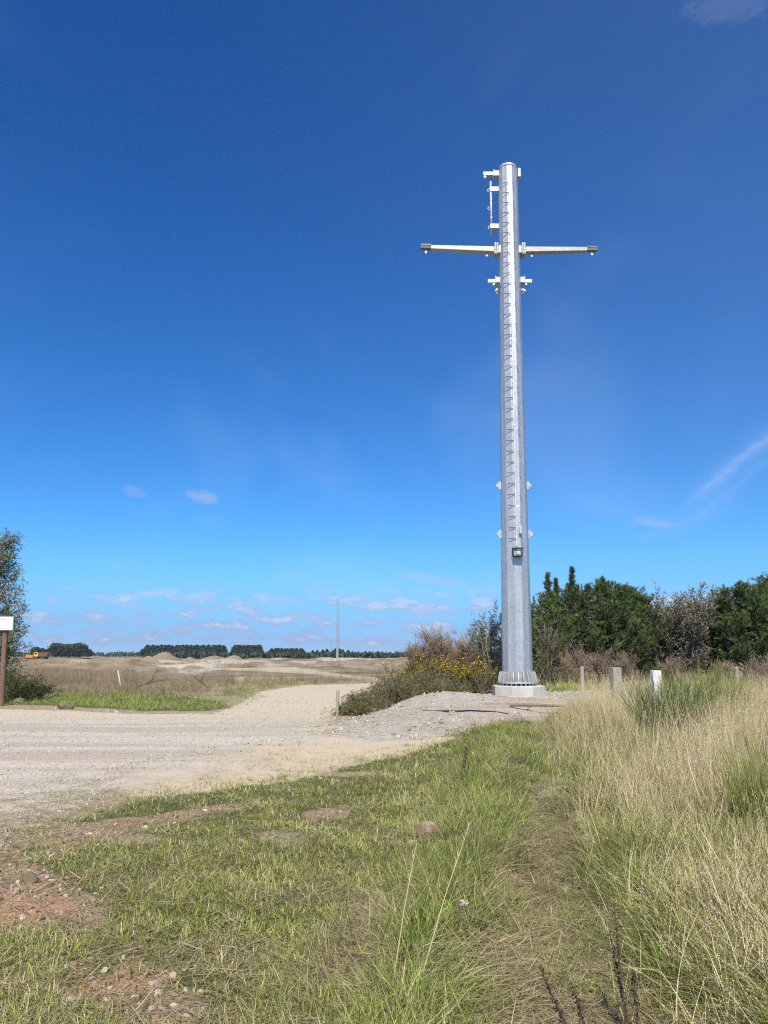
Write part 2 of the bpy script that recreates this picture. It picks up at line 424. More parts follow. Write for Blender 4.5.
# ------------------------------------------------------------------ sky, sun
SUN_AZ = R(-4)      # sun behind the camera, a little to the left
SUN_EL = R(50)
def build_world():
    w = bpy.data.worlds.new('World'); S.world = w; w.use_nodes = True
    t = NT(w.node_tree)
    tc = t.n('ShaderNodeTexCoord'); D = tc.outputs['Generated']
    sky = t.n('ShaderNodeTexSky'); sky.sky_type = 'NISHITA'; sky.sun_disc = False
    sky.sun_elevation = SUN_EL; sky.sun_rotation = math.pi+SUN_AZ
    sky.altitude = 0; sky.air_density = 1.0; sky.dust_density = 0.3; sky.ozone_density = 3.0
    sp = t.n('ShaderNodeSeparateXYZ'); t.l(D, sp.inputs[0]); x, y, z = sp.outputs
    az = t.m('ARCTAN2', x, y); el = t.m('ARCSINE', z)
    # clear dry southern air: deeper blue than the default atmosphere, channel by channel
    sr = t.n('ShaderNodeSeparateColor'); t.l(sky.outputs[0], sr.inputs[0])
    cr = t.n('ShaderNodeCombineColor')
    for i, (k, g) in enumerate(((.585, 1.45), (1.06, 1.28), (1.46, 1.165))):
        t.l(t.m('MULTIPLY', t.m('POWER', t.m('MULTIPLY', sr.outputs[i], .1), g), k), cr.inputs[i])
    base = cr.outputs[0]
    def vec(a, b, c=0.0):
        v = t.n('ShaderNodeCombineXYZ'); t.put(v.inputs[0], a); t.put(v.inputs[1], b); t.put(v.inputs[2], c); return v.outputs[0]
    def band(v, a, b, c, d): return t.m('MULTIPLY', t.ss(v, a, b), t.m('SUBTRACT', 1.0, t.ss(v, c, d)))
    # thin veil towards the right
    c = t.mix(t.m('MULTIPLY', t.ss(az, -.4, .6), .07), base, (.33,.52,.80))
    # low cumulus band
    n1 = t.noise(1.0, vec(t.m('MULTIPLY', az, 27), t.m('MULTIPLY', el, 74), 3.3), 5, .6)
    cl = t.m('MULTIPLY', t.ss(n1, .42, .62), band(el, .004, .016, .06, .095))
    lit = t.ss(t.m('ADD', n1, t.m('MULTIPLY', el, 2.0)), .60, .78)
    c = t.mix(t.m('MULTIPLY', t.m('SUBTRACT', 1.0, t.ss(el, -.01, .16)), .85), c, (.20,.425,.88))
    c = t.mix(t.m('MULTIPLY', t.m('SUBTRACT', 1.0, t.ss(el, .0, .04)), .6), c, (.37,.58,.82))
    c = t.mix(t.m('MULTIPLY', cl, .85), c, t.mix(lit, (.33,.43,.66), (.50,.61,.82)))
    nn = t.noise(1.0, vec(t.m('MULTIPLY', az, 60), t.m('MULTIPLY', el, 150), 4.0), 3, .6)
    nq = t.noise(30, D, 4, .65)
    # single small clouds
    for (px, py, sx, sy, a) in ((203,497,16,7,.45),(135,492,13,6,.22),(655,523,22,5,.30),(728,6,46,13,.10),(432,579,38,6,.38),(308,560,6,5,.2),(185,600,14,4,.4),(210,597,11,4,.4),(130,605,12,3,.3),(290,601,16,4,.35),(428,613,18,5,.5)):
        d = ray(px, py); d = d/np.linalg.norm(d); a0 = math.atan2(d[0], d[1]); e0 = math.asin(d[2])
        u = t.m('DIVIDE', t.m('SUBTRACT', az, a0), sx/F); v = t.m('DIVIDE', t.m('SUBTRACT', t.m('SUBTRACT', el, e0), t.m('MULTIPLY', t.m('SUBTRACT', az, a0), -.15)), sy/F)
        r2 = t.m('ADD', t.m('MULTIPLY', u, u), t.m('MULTIPLY', v, v))
        f = t.m('MULTIPLY', t.ss(t.m('SUBTRACT', t.m('ADD', nn, .35), t.m('MULTIPLY', r2, .45)), .25, .85), a)
        c = t.mix(f, c, (.42,.50,.70))
    # contrail, two frayed edges
    for (p, q, wd, a, one) in (((672,516),(775,432),8.0,.22,1),((668,540),(775,455),7.0,.07,1)):
        d1 = ray(*p); d2 = ray(*q); nrm = np.cross(d1, d2); nrm /= np.linalg.norm(nrm)
        dt = t.n('ShaderNodeVectorMath', operation='DOT_PRODUCT'); t.l(D, dt.inputs[0]); dt.inputs[1].default_value = tuple(nrm)
        off = t.m('MULTIPLY', t.m('SUBTRACT', nq, .5), wd*1.3/F)
        k = t.m('DIVIDE', t.m('ADD', dt.outputs['Value'], off), wd/F)
        g = t.m('DIVIDE', 1.0, t.m('ADD', 1.0, t.m('MULTIPLY', k, t.m('MULTIPLY', k, 3.0))))
        a1 = math.atan2(d1[0], d1[1]); a2 = math.atan2(d2[0], d2[1])
        lim = t.ss(az, a1-.004, a1+.06) if one else band(az, min(a1, a2)-.05, min(a1, a2)+.1, max(a1, a2)-.1, max(a1, a2)+.05)
        f = t.m('MULTIPLY', t.m('MULTIPLY', t.m('MULTIPLY', g, lim), a), t.m('ADD', .45, nn))
        f = t.m('MULTIPLY', f, t.ss(y, 0, .2))
        c = t.mix(f, c, (.62,.76,.98))
    # general thin cirrus
    ci = t.noise(1.0, vec(t.m('DIVIDE', x, t.m('ADD', z, .12)), t.m('MULTIPLY', t.m('DIVIDE', y, t.m('ADD', z, .12)), .45), 1.7), 3, .62, .6)
    c = t.mix(t.m('MULTIPLY', t.ss(ci, .48, .8), .12), c, (.55,.72,.98))
    bg = t.n('ShaderNodeBackground'); bg.inputs[1].default_value = .1
    t.l(t.mix(1.0, c, (7.85,7.85,7.85), 'MULTIPLY'), bg.inputs[0])
    o = t.n('ShaderNodeOutputWorld'); t.l(bg.outputs[0], o.inputs[0])
build_world()
S.world.cycles.sampling_method = 'MANUAL'; S.world.cycles.sample_map_resolution = 512
sl = bpy.data.lights.new('sun', 'SUN'); so = bpy.data.objects.new('sun', sl); COL.objects.link(so)
sl.energy = 5.0; sl.angle = R(.53); sl.color = (1, .92, .79)
sv = Vector((math.sin(SUN_AZ)*math.cos(SUN_EL), -math.cos(SUN_AZ)*math.cos(SUN_EL), math.sin(SUN_EL)))
so.rotation_euler = (-sv).to_track_quat('-Z', 'Y').to_euler(); so.location = sv*60+Vector((0, 0, 5))

vs = S.view_settings
vs.view_transform = 'Standard'; vs.look = 'None'; vs.gamma = 1; vs.use_curve_mapping = False; vs.exposure = 0.5
cy = S.cycles
cy.max_bounces = 4; cy.diffuse_bounces = 2; cy.glossy_bounces = 2; cy.transmission_bounces = 3; cy.caustics_reflective = False; cy.caustics_refractive = False
cy.use_adaptive_sampling = True; cy.adaptive_threshold = .02; cy.filter_width = 1.2; cy.use_denoising = False
#@@PARTS@@
# ------------------------------------------------------------------ materials for things
def galv(name, base, var=.10, rough=.42, metal=.55, vert=True):
    m, t = newmat(name)
    tc = t.n('ShaderNodeTexCoord'); O = tc.outputs['Object']
    v = t.n('ShaderNodeTexVoronoi'); v.inputs['Scale'].default_value = 16; t.l(O, v.inputs['Vector'])
    sp = t.n('ShaderNodeSeparateColor'); t.l(v.outputs['Color'], sp.inputs[0])
    mp = t.n('ShaderNodeMapping'); t.l(O, mp.inputs['Vector']); mp.inputs['Scale'].default_value = (3.5, 3.5, .22)
    st = t.noise(2.2, mp.outputs[0], 5, .6)
    bl = t.noise(1.1, O, 4, .6)
    f = t.m('ADD', t.m('MULTIPLY', sp.outputs[0], .25), t.m('ADD', t.m('MULTIPLY', st, .5), t.m('MULTIPLY', bl, .35)))
    c = t.ramp(f, [(.3, tuple(k*(1-var) for k in base)), (.75, tuple(min(1, k*(1+var)) for k in base))])
    finish(t, c, t.m('ADD', rough-.08, t.m('MULTIPLY', st, .2)), metal, st, .05, .004, .4); return m
M_GALV = galv('galvanised steel', (.46, .485, .50), .18, .38, .6)
M_GALV2 = galv('bright galvanised fittings', (.43, .44, .445), .16, .5, .4)
M_ARM = galv('crossarm steel', (.38, .38, .355), .16, .5, .3)
M_ARMTIP = plain('weathered arm tip', (.16, .15, .11), .8, .1)
M_DARK = plain('dark fittings', (.05, .052, .055), .6, .2)
M_CABLE = plain('pale cable', (.62, .63, .63), .5, .2)

def concrete():
    m, t = newmat('concrete'); tc = t.n('ShaderNodeTexCoord'); O = tc.outputs['Object']
    n1 = t.noise(1.6, O, 6, .6); n2 = t.noise(25, O, 4, .6)
    mp = t.n('ShaderNodeMapping'); t.l(O, mp.inputs['Vector']); mp.inputs['Scale'].default_value = (5, 5, .5)
    n3 = t.noise(1.5, mp.outputs[0], 4)
    c = t.ramp(n1, [(.3, (.34,.33,.30)), (.7, (.50,.485,.45))])
    c = t.mix(t.m('MULTIPLY', t.ss(n3, .5, .75), .35), c, (.33,.31,.27)); c = t.mix(t.m('MULTIPLY', t.ss(n2, .6, .8), .2), c, (.3,.29,.27))
    finish(t, c, .9, 0, n2, .25, .006, .2); return m
M_CONC = concrete()

# ------------------------------------------------------------------ the steel pole
PY = 26.0
bx = at(517.6, 686, PY)
PX = bx.x
fz0 = gz(PX, PY-.9)
ftop = at(518, 686.3, PY-.85).z
foot = MB()
foot.lathe([(.90, fz0-.35), (.895, ftop-.02), (.875, ftop)], 8, (.02, 0, 0), R(22.5))
fo = foot.build('concrete_footing', M_CONC, bevel=.03, smooth=False); fo.location = (PX, PY, 0)
tag(fo, 'pale round concrete footing under the tall steel pole', 'concrete footing')

pole = thing('transmission_pole', 'tall galvanised steel pole with two crossarms on a round concrete footing', 'power pole', (PX, PY, ftop))
def zat(py, dy=0): return at(510, py, PY+dy).z - ftop
Htop = zat(171)
Hb = .07                                       # underside of flange above footing
r0, r1 = .515, .345
def rad(z): return r0+(r1-r0)*z/Htop
NF = 12
# an edge seen slightly left of the middle of the face towards the viewer
view = math.atan2(-PY, -PX)                    # towards the camera
PH = view + R(-4)                              # edge turned 7 degrees
def fvert(k, r, z):
    a = PH+2*math.pi*k/NF
    return Vector((r*math.cos(a), r*math.sin(a), z))
sh = MB()
zs = [Hb+.05, 6.0, 6.02, 11.9, 11.92, Htop]
rr = [rad(zs[0]), rad(6.0), rad(6.0)-.004, rad(11.9)-.004, rad(11.9)-.008, r1]
V = []; Fc = []
for z, r in zip(zs, rr):
    for k in range(NF): V.append(fvert(k, r, z))
for i in range(len(zs)-1):
    for k in range(NF):
        Fc.append((i*NF+k, i*NF+(k+1) % NF, (i+1)*NF+(k+1) % NF, (i+1)*NF+k))
Fc.append(tuple(range((len(zs)-1)*NF, len(zs)*NF)))
sh.add(V, Fc); sh.build('shaft', M_GALV, pole)
# base flange, gussets, bolts
fl = MB(); fl.lathe([(.66, Hb), (.66, Hb+.05)], 48); fl.build('base_flange', M_GALV2, pole, bevel=.004)
for k in range(24):
    a = PH+2*math.pi*(k+.5)/24
    g = MB(); c, s = math.cos(a), math.sin(a); t_ = .014
    def q(r, z, o): return Vector((r*c-o*s, r*s+o*c, z))
    prof = [(rad(0)-.02, Hb+.052), (.645, Hb+.052), (.645, Hb+.16), (.60, Hb+.36), (.56, Hb+.39), (rad(0)-.02, Hb+.39)]
    V = [q(r, z, -t_) for r, z in prof]+[q(r, z, t_) for r, z in prof]; m_ = len(prof)
    g.add(V, [tuple(range(m_)), tuple(reversed(range(m_, 2*m_)))]+[(i, m_+i, m_+(i+1) % m_, (i+1) % m_) for i in range(m_)])
    g.build('gusset', M_GALV2, pole)
    a2 = a+math.pi/24
    b = MB(); p = Vector((.60*math.cos(a2), .60*math.sin(a2), 0))
    b.tube([p+Vector((0,0,-.05)), p+Vector((0,0,Hb-.001))], .022, 8)
    b.tube([p+Vector((0,0,Hb+.051)), p+Vector((0,0,Hb+.20))], .021, 8)
    b.tube([p+Vector((0,0,Hb+.052)), p+Vector((0,0,Hb+.10))], .036, 6)
    b.tube([p+Vector((0,0,Hb-.045)), p+Vector((0,0,Hb-.004))], .036, 6)
    b.build('anchor_bolt', M_DARK if k % 3 == 9 else M_GALV, pole)
# top: dark collar, faceted cap
cb = MB(); cb.lathe([(r1-.05, 0), (r1-.05, .05)], NF, (0,0,Htop-.0), PH); cb.build('cap_collar', M_DARK, pole)
cp = MB(); cp.lathe([(r1-.03, .052), (r1-.03, .13), (r1*.70, .18), (r1*.36, .20), (r1*.34, .25), (r1*.1, .26)], NF, (0,0,Htop), PH); cp.build('cap', M_GALV2, pole, bevel=.006)

U = Vector((1, 0, 0)); TOW = Vector((0, -1, 0))        # along the crossarms, towards the viewer
M3 = Matrix((U, -TOW, Vector((0,0,1)))).transposed()                  # local x right, y away, z up
def loc(u, d, z): return U*u-TOW*d+Vector((0,0,z))
SC = 27.7/F          # metres per pixel near the top
def obox(mb, u, d, z, sx, sy, sz, rot=None):
    r = M3 if rot is None else M3 @ rot
    mb.box(loc(u, d, z), (sx, sy, sz), r)
# crossarms
for sgn, xr, yr, xt, yt in ((-1, 494.5, 250.6, 421.5, 247.6), (1, 524.0, 250.8, 596.5, 249.8)):
    zr = zat(yr); zt = zat(yt)
    ur = sgn*(rad(zr)+.16); ut = (xt-509.3)*SC*1.0
    yaw = -.11*1.0 if sgn < 0 else .02
    A = loc(ur, .0, zr); B = loc(ut, 0, zt)
    d = (B-A).normalized(); side = d.cross(Vector((0,0,1))).normalized(); up = side.cross(d).normalized()
    arm = MB()
    L = (B-A).length
    def sec(f, w, h): 
        c = A+d*(L*f); return [c-side*w/2-up*h/2, c+side*w/2-up*h/2, c+side*w/2+up*h/2, c-side*w/2+up*h/2]
    def hollow(f0, f1, w0, w1, h0, h1, mb):
        mb.add(sec(f0, w0, h0)+sec(f1, w1, h1), [(3,2,1,0),(4,5,6,7),(0,1,5,4),(1,2,6,5),(2,3,7,6),(3,0,4,7)])
    w0, w1, h0, h1 = .26, .17, .19, .125
    fc = .86
    hollow(0, fc, w0, w0+(w1-w0)*fc, h0, h0+(h1-h0)*fc, arm)
    ao = arm.build('crossarm', M_ARM, pole, bevel=.012)
    tip = MB(); hollow(fc+.001, 1.0, w0+(w1-w0)*fc-.02, w1-.02, h0+(h1-h0)*fc-.03, h1-.02, tip)
    tip.build('arm_tip', M_ARMTIP, ao, bevel=.008)
    tp = MB(); c0 = sec(fc, w1+.045, .014); c1 = sec(1.0, w1, .014); off = up*(h1/2+.02)
    tp.add([p+off for p in c0]+[p+off for p in c1], [(3,2,1,0),(4,5,6,7),(0,1,5,4),(1,2,6,5),(2,3,7,6),(3,0,4,7)])
    tp.build('tip_plate', M_GALV2, ao)
    # flange joint on the arm's root, with bolts
    mp_ = MB()
    for off in (-.075, -.01):
        mp_.box(A+d*(off), (.04, .40, .42), Matrix((d, side, up)).transposed())
    mp_.box(A-d*.14, (.16, .30, .28), Matrix((d, side, up)).transposed())
    for i in range(4):
        for q_ in (-1, 1):
            mp_.tube([A-d*.13+side*.19*q_+up*(-.15+.1*i), A+d*.035+side*.19*q_+up*(-.15+.1*i)], .02, 6)
    mp_.build('mounting_flange', M_GALV2, ao, bevel=.004)
    for f in (.10, .925):
        lg = MB(); c = A+d*L*f-up*(h0+(h1-h0)*f)/2
        lg.box(c-up*.05, (.05, .03, .10), Matrix((d, side, up)).transposed()); lg.tube([c-up*.12-side*.04, c-up*.12+side*.04], .04, 12)
        lg.build('line_lug', M_GALV2, ao)
# earthwire bracket and side plate at the top
tb = MB(); z = zat(174.5)
obox(tb, -(rad(z)+.07), 0, z, .16, .20, .20); obox(tb, -(rad(z)+.17), 0, z, .03, .24, .26); obox(tb, -(rad(z)+.36), 0, z+.01, .36, .12, .13)
tb.tube([loc(-(rad(z)+.48), -.05, z-.11), loc(-(rad(z)+.48), .05, z-.11)], .05, 10); obox(tb, -(rad(z)+.48), 0, z-.08, .06, .03, .10)
tb.build('top_bracket', M_GALV2, pole, bevel=.008)
sp_ = MB(); z = zat(174); obox(sp_, rad(z)+.06, 0, z, .11, .22, .34); sp_.build('side_plate', M_GALV2, pole, bevel=.02)
# stand-off rod on the left
zA, zB = zat(181.5), zat(236)
ua = -(rad(zA)+.27)
rd = MB(); rd.tube([loc(ua, 0, zB), loc(ua, 0, zA)], .038, 10)
ro = rd.build('standoff_rod', M_GALV2, pole, smooth=True)
for py in (189.5, 226.5):
    z = zat(py); b = MB(); obox(b, (ua-rad(z))/2-.02, 0, z, abs(ua)-rad(z)+.06, .10, .17); b.build('standoff_bracket', M_GALV2, pole, bevel=.008)
for py in (190.5, 208.5, 227.5):
    z = zat(py); b = MB(); cs = [loc(ua-.06+.055*math.cos(t), 0, z+.06*math.sin(t)) for t in np.linspace(0, 2*math.pi, 13)]
    b.tube(cs, .014, 6, False); b.build('clamp_ring', M_GALV2, ro)
for py in (200, 218):
    z = zat(py); b = MB(); b.lathe([(.046, -.03), (.046, .03)], 10, loc(ua, 0, z)); b.build('rod_joint', M_GALV, ro)
# small brackets with hardware below the crossarms
for sgn in (-1, 1):
    z = zat(281); r = rad(z); b = MB()
    obox(b, sgn*(r+.05), 0, z, .14, .22, .20); obox(b, sgn*(r+.13), 0, z, .03, .26, .26); obox(b, sgn*(r+.27), 0, z-.02, .26, .12, .13)
    b.tube([loc(sgn*(r+.19), -.05, z-.14), loc(sgn*(r+.19), .05, z-.14)], .045, 10)
    bo = b.build('lower_bracket', M_GALV2, pole, bevel=.006)
    h = MB(); h.tube([loc(sgn*(r+.03), -.02, z-.34), loc(sgn*(r+.16), -.06, z-.42)], .05, 10); h.tube([loc(sgn*(r+.09), -.04, z-.30), loc(sgn*(r+.09), -.04, z-.50)], .035, 8)
    h.build('hanging_clamp', M_GALV2, bo)
    w_ = MB(); w_.tube([loc(sgn*(r+.20), -.04, z-.16), loc(sgn*(r+.30), -.05, z-.30), loc(sgn*(r+.12), -.06, z-.44), loc(sgn*(r-.05), -.33, z-.34)], .011, 6)
    w_.build('jumper_wire', M_DARK, bo)
    for py in (485.5, 534):
        z = zat(py); l_ = MB(); r_ = rad(z)
        obox(l_, sgn*(r_+.03), 0, z, .08, .05, .26); l_.tube([loc(sgn*(r_+.085), -.03, z), loc(sgn*(r_+.085), .03, z)], .07, 12)
        l_.build('lifting_lug', M_GALV2, pole)
# fall-arrest rail up the front edge, from the climbing bracket to the top
def front(z, ang, out=0.0):
    a = PH+ang; r = (rad(z)-.006*(z > 6)+out)
    return Vector((r*math.cos(a), r*math.sin(a), z))
z0, z1 = zat(548), Htop-.05
RA = 10 if U.dot(front(1, R(10))-front(1, 0)) > 0 else -10
rl = MB(); rl.tube([front(z0, R(RA), .045), front((z0+z1)/2, R(RA), .045), front(z1, R(RA), .045)], .017, 6)
for i in range(18):
    z = z0+.3+(z1-z0-.5)*i/17
    rl.box(front(z, R(RA), .02), (.05, .05, .07), M3)
rl.build('climbing_rail', M_CABLE, pole)
k = 0
z = z0+.25
while z < Htop-.5:
    for sgn in ((-1, 1) if k % 2 == 0 else (-1,)):
        a = R(6) if sgn < 0 else R(30)       # seen from the camera: left is negative
        a = -a if U.dot(front(1, R(10))-front(1, 0)) < 0 else a
        p = front(z, a, -.02); nrm = Vector((p.x, p.y, 0)).normalized()
        tang = nrm.cross(Vector((0,0,1)))
        if tang.dot(U) < 0: tang = -tang
        s = MB(); e = p+nrm*(.065 if sgn < 0 else .18)
        if sgn < 0: pts_ = [p+tang*.03, p+nrm*.05+tang*.02, p+nrm*.05-tang*.20, p+nrm*.05-tang*.23-Vector((0,0,.03 if k % 2 else 0.0))]
        else: pts_ = [p, e, e+Vector((0,0,.05))]
        s.tube(pts_, .0105, 6); s.build('step_bolt', M_GALV2 if sgn > 0 else M_DARK, pole)
    z += .377; k += 1
# dark open climbing bracket low on the front face
cbk = MB(); z = zat(554.5); c = front(z, R(RA*1.2), .0); nrm = Vector((c.x, c.y, 0)).normalized(); c = c+nrm*.02
tg = nrm.cross(Vector((0,0,1))); tg = tg if tg.dot(U) > 0 else -tg
W, Hh, Dp = .16, .13, .20
def cc(u, o, h): return c+tg*u+nrm*o+Vector((0,0,h))
for o in (.0, Dp):
    cbk.tube([cc(-W-.02*(o > 0), o, Hh), cc(W+.02*(o > 0), o, Hh), cc(W*.85, o, -Hh), cc(-W*.85, o, -Hh), cc(-W-.02*(o > 0), o, Hh)], .018, 6)
for u in (-W, 0, W): cbk.tube([cc(u, 0, Hh), cc(u*1.1, Dp, Hh)], .017, 6)
for u in (-W*.85, W*.85): cbk.tube([cc(u, 0, -Hh), cc(u, Dp, -Hh)], .017, 6)
cbk.box(cc(0, Dp*.5, -Hh-.01), (W*1.6, Dp*.9, .012), Matrix((tg, nrm, Vector((0,0,1)))).transposed())
co = cbk.build('climbing_bracket', M_DARK, pole)
lk = MB(); lk.box(cc(.03, .10, -.02), (.13, .09, .12), Matrix((tg, nrm, Vector((0,0,1)))).transposed()); lk.build('lock_box', M_GALV2, co, bevel=.01)
jb = MB(); jb.box(cc(.13, .03, .75), (.10, .06, .24), Matrix((tg, nrm, Vector((0,0,1)))).transposed()); jb.build('junction_box', M_GALV2, pole, bevel=.01)

# ------------------------------------------------------------------ distant poles
def far_pole(px, ytop, Y, label, r):
    base = at(px, 656, Y); z = gz(base.x, Y)
    t = thing('transmission_pole', label, 'power pole', (base.x, Y, z), 0, 'steel power poles along the line')
    H = at(px, ytop, Y).z-z
    b = MB(); b.lathe([(r, -.3), (r*.85, H*.5), (r*.6, H)], 12); b.build('shaft', M_GALV, t)
    for sg in (-1, 1):
        c = MB(); c.tube([(sg*r*.4, 0, H*.90), (sg*1.1, 0, H*.905)], [.10, .06], 6); c.build('crossarm', M_ARM, t)
    f = MB(); f.lathe([(r*1.9, -.4), (r*1.9, .35)], 16); f.build('footing', M_CONC, t)
far_pole(337.3, 598.5, 262, 'slender pale steel pole standing alone far across the quarry', .42)
far_pole(331.2, 637.5, 540, 'tiny farthest steel pole just left of the slender distant pole', .62)
# ------------------------------------------------------------------ foliage materials
G_GREEN = [(.0,(.06,.085,.018)),(.3,(.165,.21,.036)),(.58,(.30,.335,.075)),(.8,(.46,.42,.16)),(1.,(.62,.54,.31))]
G_STRAW = [(.0,(.06,.09,.018)),(.25,(.16,.20,.045)),(.45,(.30,.28,.10)),(.62,(.45,.36,.18)),(.82,(.54,.44,.255)),(1.,(.62,.53,.345))]
G_BROWN = [(.0,(.075,.08,.03)),(.28,(.16,.13,.065)),(.6,(.29,.215,.135)),(1.,(.46,.36,.25))]
G_THATCH = [(.0,(.075,.085,.03)),(.3,(.16,.135,.065)),(.65,(.30,.25,.13)),(1.,(.46,.39,.24))]
G_LUSH = [(.0,(.06,.09,.018)),(.35,(.14,.225,.030)),(.65,(.25,.335,.060)),(.85,(.42,.39,.15)),(1.,(.54,.46,.25))]
M_GRASS = leafmat('short grass', G_GREEN, .14, (.9, 1.1), .55)
M_STRAW = leafmat('dry tall grass', G_STRAW, .12, (.8, .9), .6)
M_BROWN = leafmat('brown dry grass', G_BROWN, .12, (.22, 1.1), .7)
M_THATCH = leafmat('dead thatch', G_THATCH, .1, (1.2, .3), .8)
M_LUSH = leafmat('lush grass', G_LUSH, .16, (1.1, .7), .5)
M_PINE = leafmat('pine needles', [(.0,(.024,.044,.013)),(.42,(.07,.108,.033)),(.75,(.145,.185,.058)),(1.,(.25,.27,.10))], .15, (.6, .35), .55)
M_GORSE = leafmat('gorse spines', [(.0,(.04,.05,.018)),(.4,(.10,.11,.04)),(.7,(.19,.16,.08)),(1.,(.33,.26,.16))], .15, (.7, .7), .7)
M_YELLOW = leafmat('gorse flowers', [(.0,(.42,.26,.012)),(1.,(.68,.47,.03))], .2)
M_DRYTWIG = leafmat('dry twigs', [(.0,(.11,.08,.055)),(.5,(.24,.18,.125)),(1.,(.40,.32,.23))], .1, (.8, .4), .8)
M_GREYLEAF = leafmat('grey willow leaves', [(.0,(.07,.068,.042)),(.5,(.18,.165,.115)),(1.,(.37,.34,.26))], .15, (.6, .5), .6, .4)
M_GUM = leafmat('grey green leaves', [(.0,(.05,.07,.03)),(.5,(.13,.15,.075)),(1.,(.30,.30,.20))], .2, (.7, .4), .5, .35)
M_BROOM = leafmat('broom stems', [(.0,(.035,.07,.022)),(.5,(.085,.14,.035)),(1.,(.22,.28,.075))], .2, (1.2, .4), .55)
M_BROOMY = leafmat('bright broom stems', [(.0,(.10,.15,.03)),(.5,(.20,.25,.055)),(1.,(.36,.36,.11))], .25, (1.2, .3), .55)
M_FARTREE = leafmat('far conifer foliage', [(.0,(.028,.045,.030)),(.5,(.05,.072,.045)),(1.,(.085,.105,.06))], .1, (.08, .4), .7)
M_DEAD = leafmat('dead weed', [(.0,(.03,.022,.016)),(.5,(.075,.055,.04)),(1.,(.16,.12,.09))], .05, None, .8)
M_SHRUB = leafmat('mixed shrub leaves', [(.0,(.035,.05,.018)),(.5,(.085,.11,.035)),(1.,(.21,.22,.09))], .2, (.9, .6), .6)
def bark(name, a, b):
    m, t = newmat(name); tc = t.n('ShaderNodeTexCoord'); mp = t.n('ShaderNodeMapping'); t.l(tc.outputs['Object'], mp.inputs['Vector']); mp.inputs['Scale'].default_value = (6, 6, 1.2)
    n1 = t.noise(4, mp.outputs[0], 5, .65); finish(t, t.ramp(n1, [(.3, a), (.7, b)]), .9, 0, n1, .5, .02, .15); return m
M_BARK = bark('dark bark', (.045,.035,.026), (.12,.095,.072))
M_PALEBARK = bark('pale bark', (.20,.165,.12), (.42,.37,.29))
M_POST = bark('weathered timber', (.22,.19,.15), (.42,.385,.33))
M_WHITEPOST = bark('whitewashed timber', (.56,.55,.50), (.80,.79,.75))
M_RUSTPOST = bark('brown stained timber', (.11,.068,.045), (.22,.14,.10))

# ------------------------------------------------------------------ grass clump prototypes (kept out of the scene, instanced as stuff)
PROTO = {}
def proto(coll, name, V, Fq, tint, mat):
    if coll not in PROTO: PROTO[coll] = bpy.data.collections.new(coll)
    o = mesh_np(name, V, Fq, mat, None, tint, link=False); PROTO[coll].objects.link(o); return o
def clump(n, spread, lmin, lmax, wid, tilt, curv, tint, segs=3, headed=0.0, z=-.01):
    a = rng.uniform(0, 2*np.pi, n); rr_ = spread*np.sqrt(rng.uniform(0, 1, n))
    base = np.stack([rr_*np.cos(a), rr_*np.sin(a), np.full(n, z)], 1)
    hd = a+rng.normal(0, .9, n); L = rng.uniform(lmin, lmax, n)
    W = wid*np.clip(rng.lognormal(-.12, .38, n), .4, 2.2)
    tl = np.abs(rng.normal(0, tilt, n)) if tilt < 5 else rng.uniform(1.25, 1.6, n); cv = rng.uniform(.2, 1, n)*curv
    V, Fq, m = strips(base, hd, tl, cv, L, W, segs, twist=hd+np.pi/2+rng.normal(0, .6, n))
    tt = np.clip(rng.normal(tint[0], tint[1], n), 0, 1)
    C = np.repeat(tt, m)
    # dry towards the tips
    C = np.clip(C+np.tile(np.repeat(np.linspace(-.08, .14, segs+1), 2), n), 0, 1)
    parts = [(V, Fq, C)]
    if headed > 0:
        Vr = V.reshape(n, m, 3); tip = (Vr[:, -1]+Vr[:, -2])/2; pre = (Vr[:, -3]+Vr[:, -4])/2
        k = rng.uniform(size=n) < headed
        tip = tip[k]; d = norm(tip-pre[k]); nh = len(tip)
        for j in range(9):
            p = tip-d*(.012*j)[..., None] if False else tip-d*(.015*j)
            dd = norm(d+rng.normal(0, .28, (nh, 3)))
            v2, f2, m2 = leaves(p, dd, .024*(1-.04*j), .0042)
            parts.append((v2, f2, np.repeat(np.clip(rng.normal(.86, .1, nh), 0, 1), m2)))
    return merge(parts)
for i in range(4):
    proto('short grass clumps', 'short_clump', *clump(24, .11, .02, .075,   .0058, 1.1, 1.1, (.36, .19)), M_GRASS)
for i in range(2):
    proto('short grass clumps', 'short_clump', *clump(18, .11, .02, .085, .005, 1.2, .6, (.74, .16)), M_GRASS)
for i in range(3):
    proto('lush clumps', 'lush_clump', *clump(30, .12, .05, .20, .006, .7, 1.5, (.5, .24), 4), M_LUSH)
for i in range(4):
    proto('thatch clumps', 'thatch_clump', *clump(26, .17, .05, .20, .0042, 9, .12, (.55, .25), 2, z=.012), M_THATCH)
for i in range(4):
    proto('straw clumps', 'straw_clump', *clump(13, .14, .35, .92, .0036, .16, .35, (.78, .18), 4, .6), M_STRAW)
for i in range(3):
    proto('leafy straw clumps', 'leafy_clump', *clump(44, .15, .12, .50, .0042, .45, .9, (.22, .26), 4), M_STRAW)
for i in range(4):
    proto('stalk clumps', 'stalk_clump', *clump(3, .10, .55, 1.02, .0062, .20, .35, (.90, .10), 5, 1.0), M_STRAW)
for i in range(3):
    proto('rough clumps', 'rough_clump', *clump(40, .15, .08, .34, .0055, .75, 1.5, (.46, .28), 4), M_LUSH)
for i in range(3):
    proto('brown grass clumps', 'brown_clump', *clump(30, .22, .35, .95, .009, .25, .5, (.5, .25), 3, .0), M_BROWN)
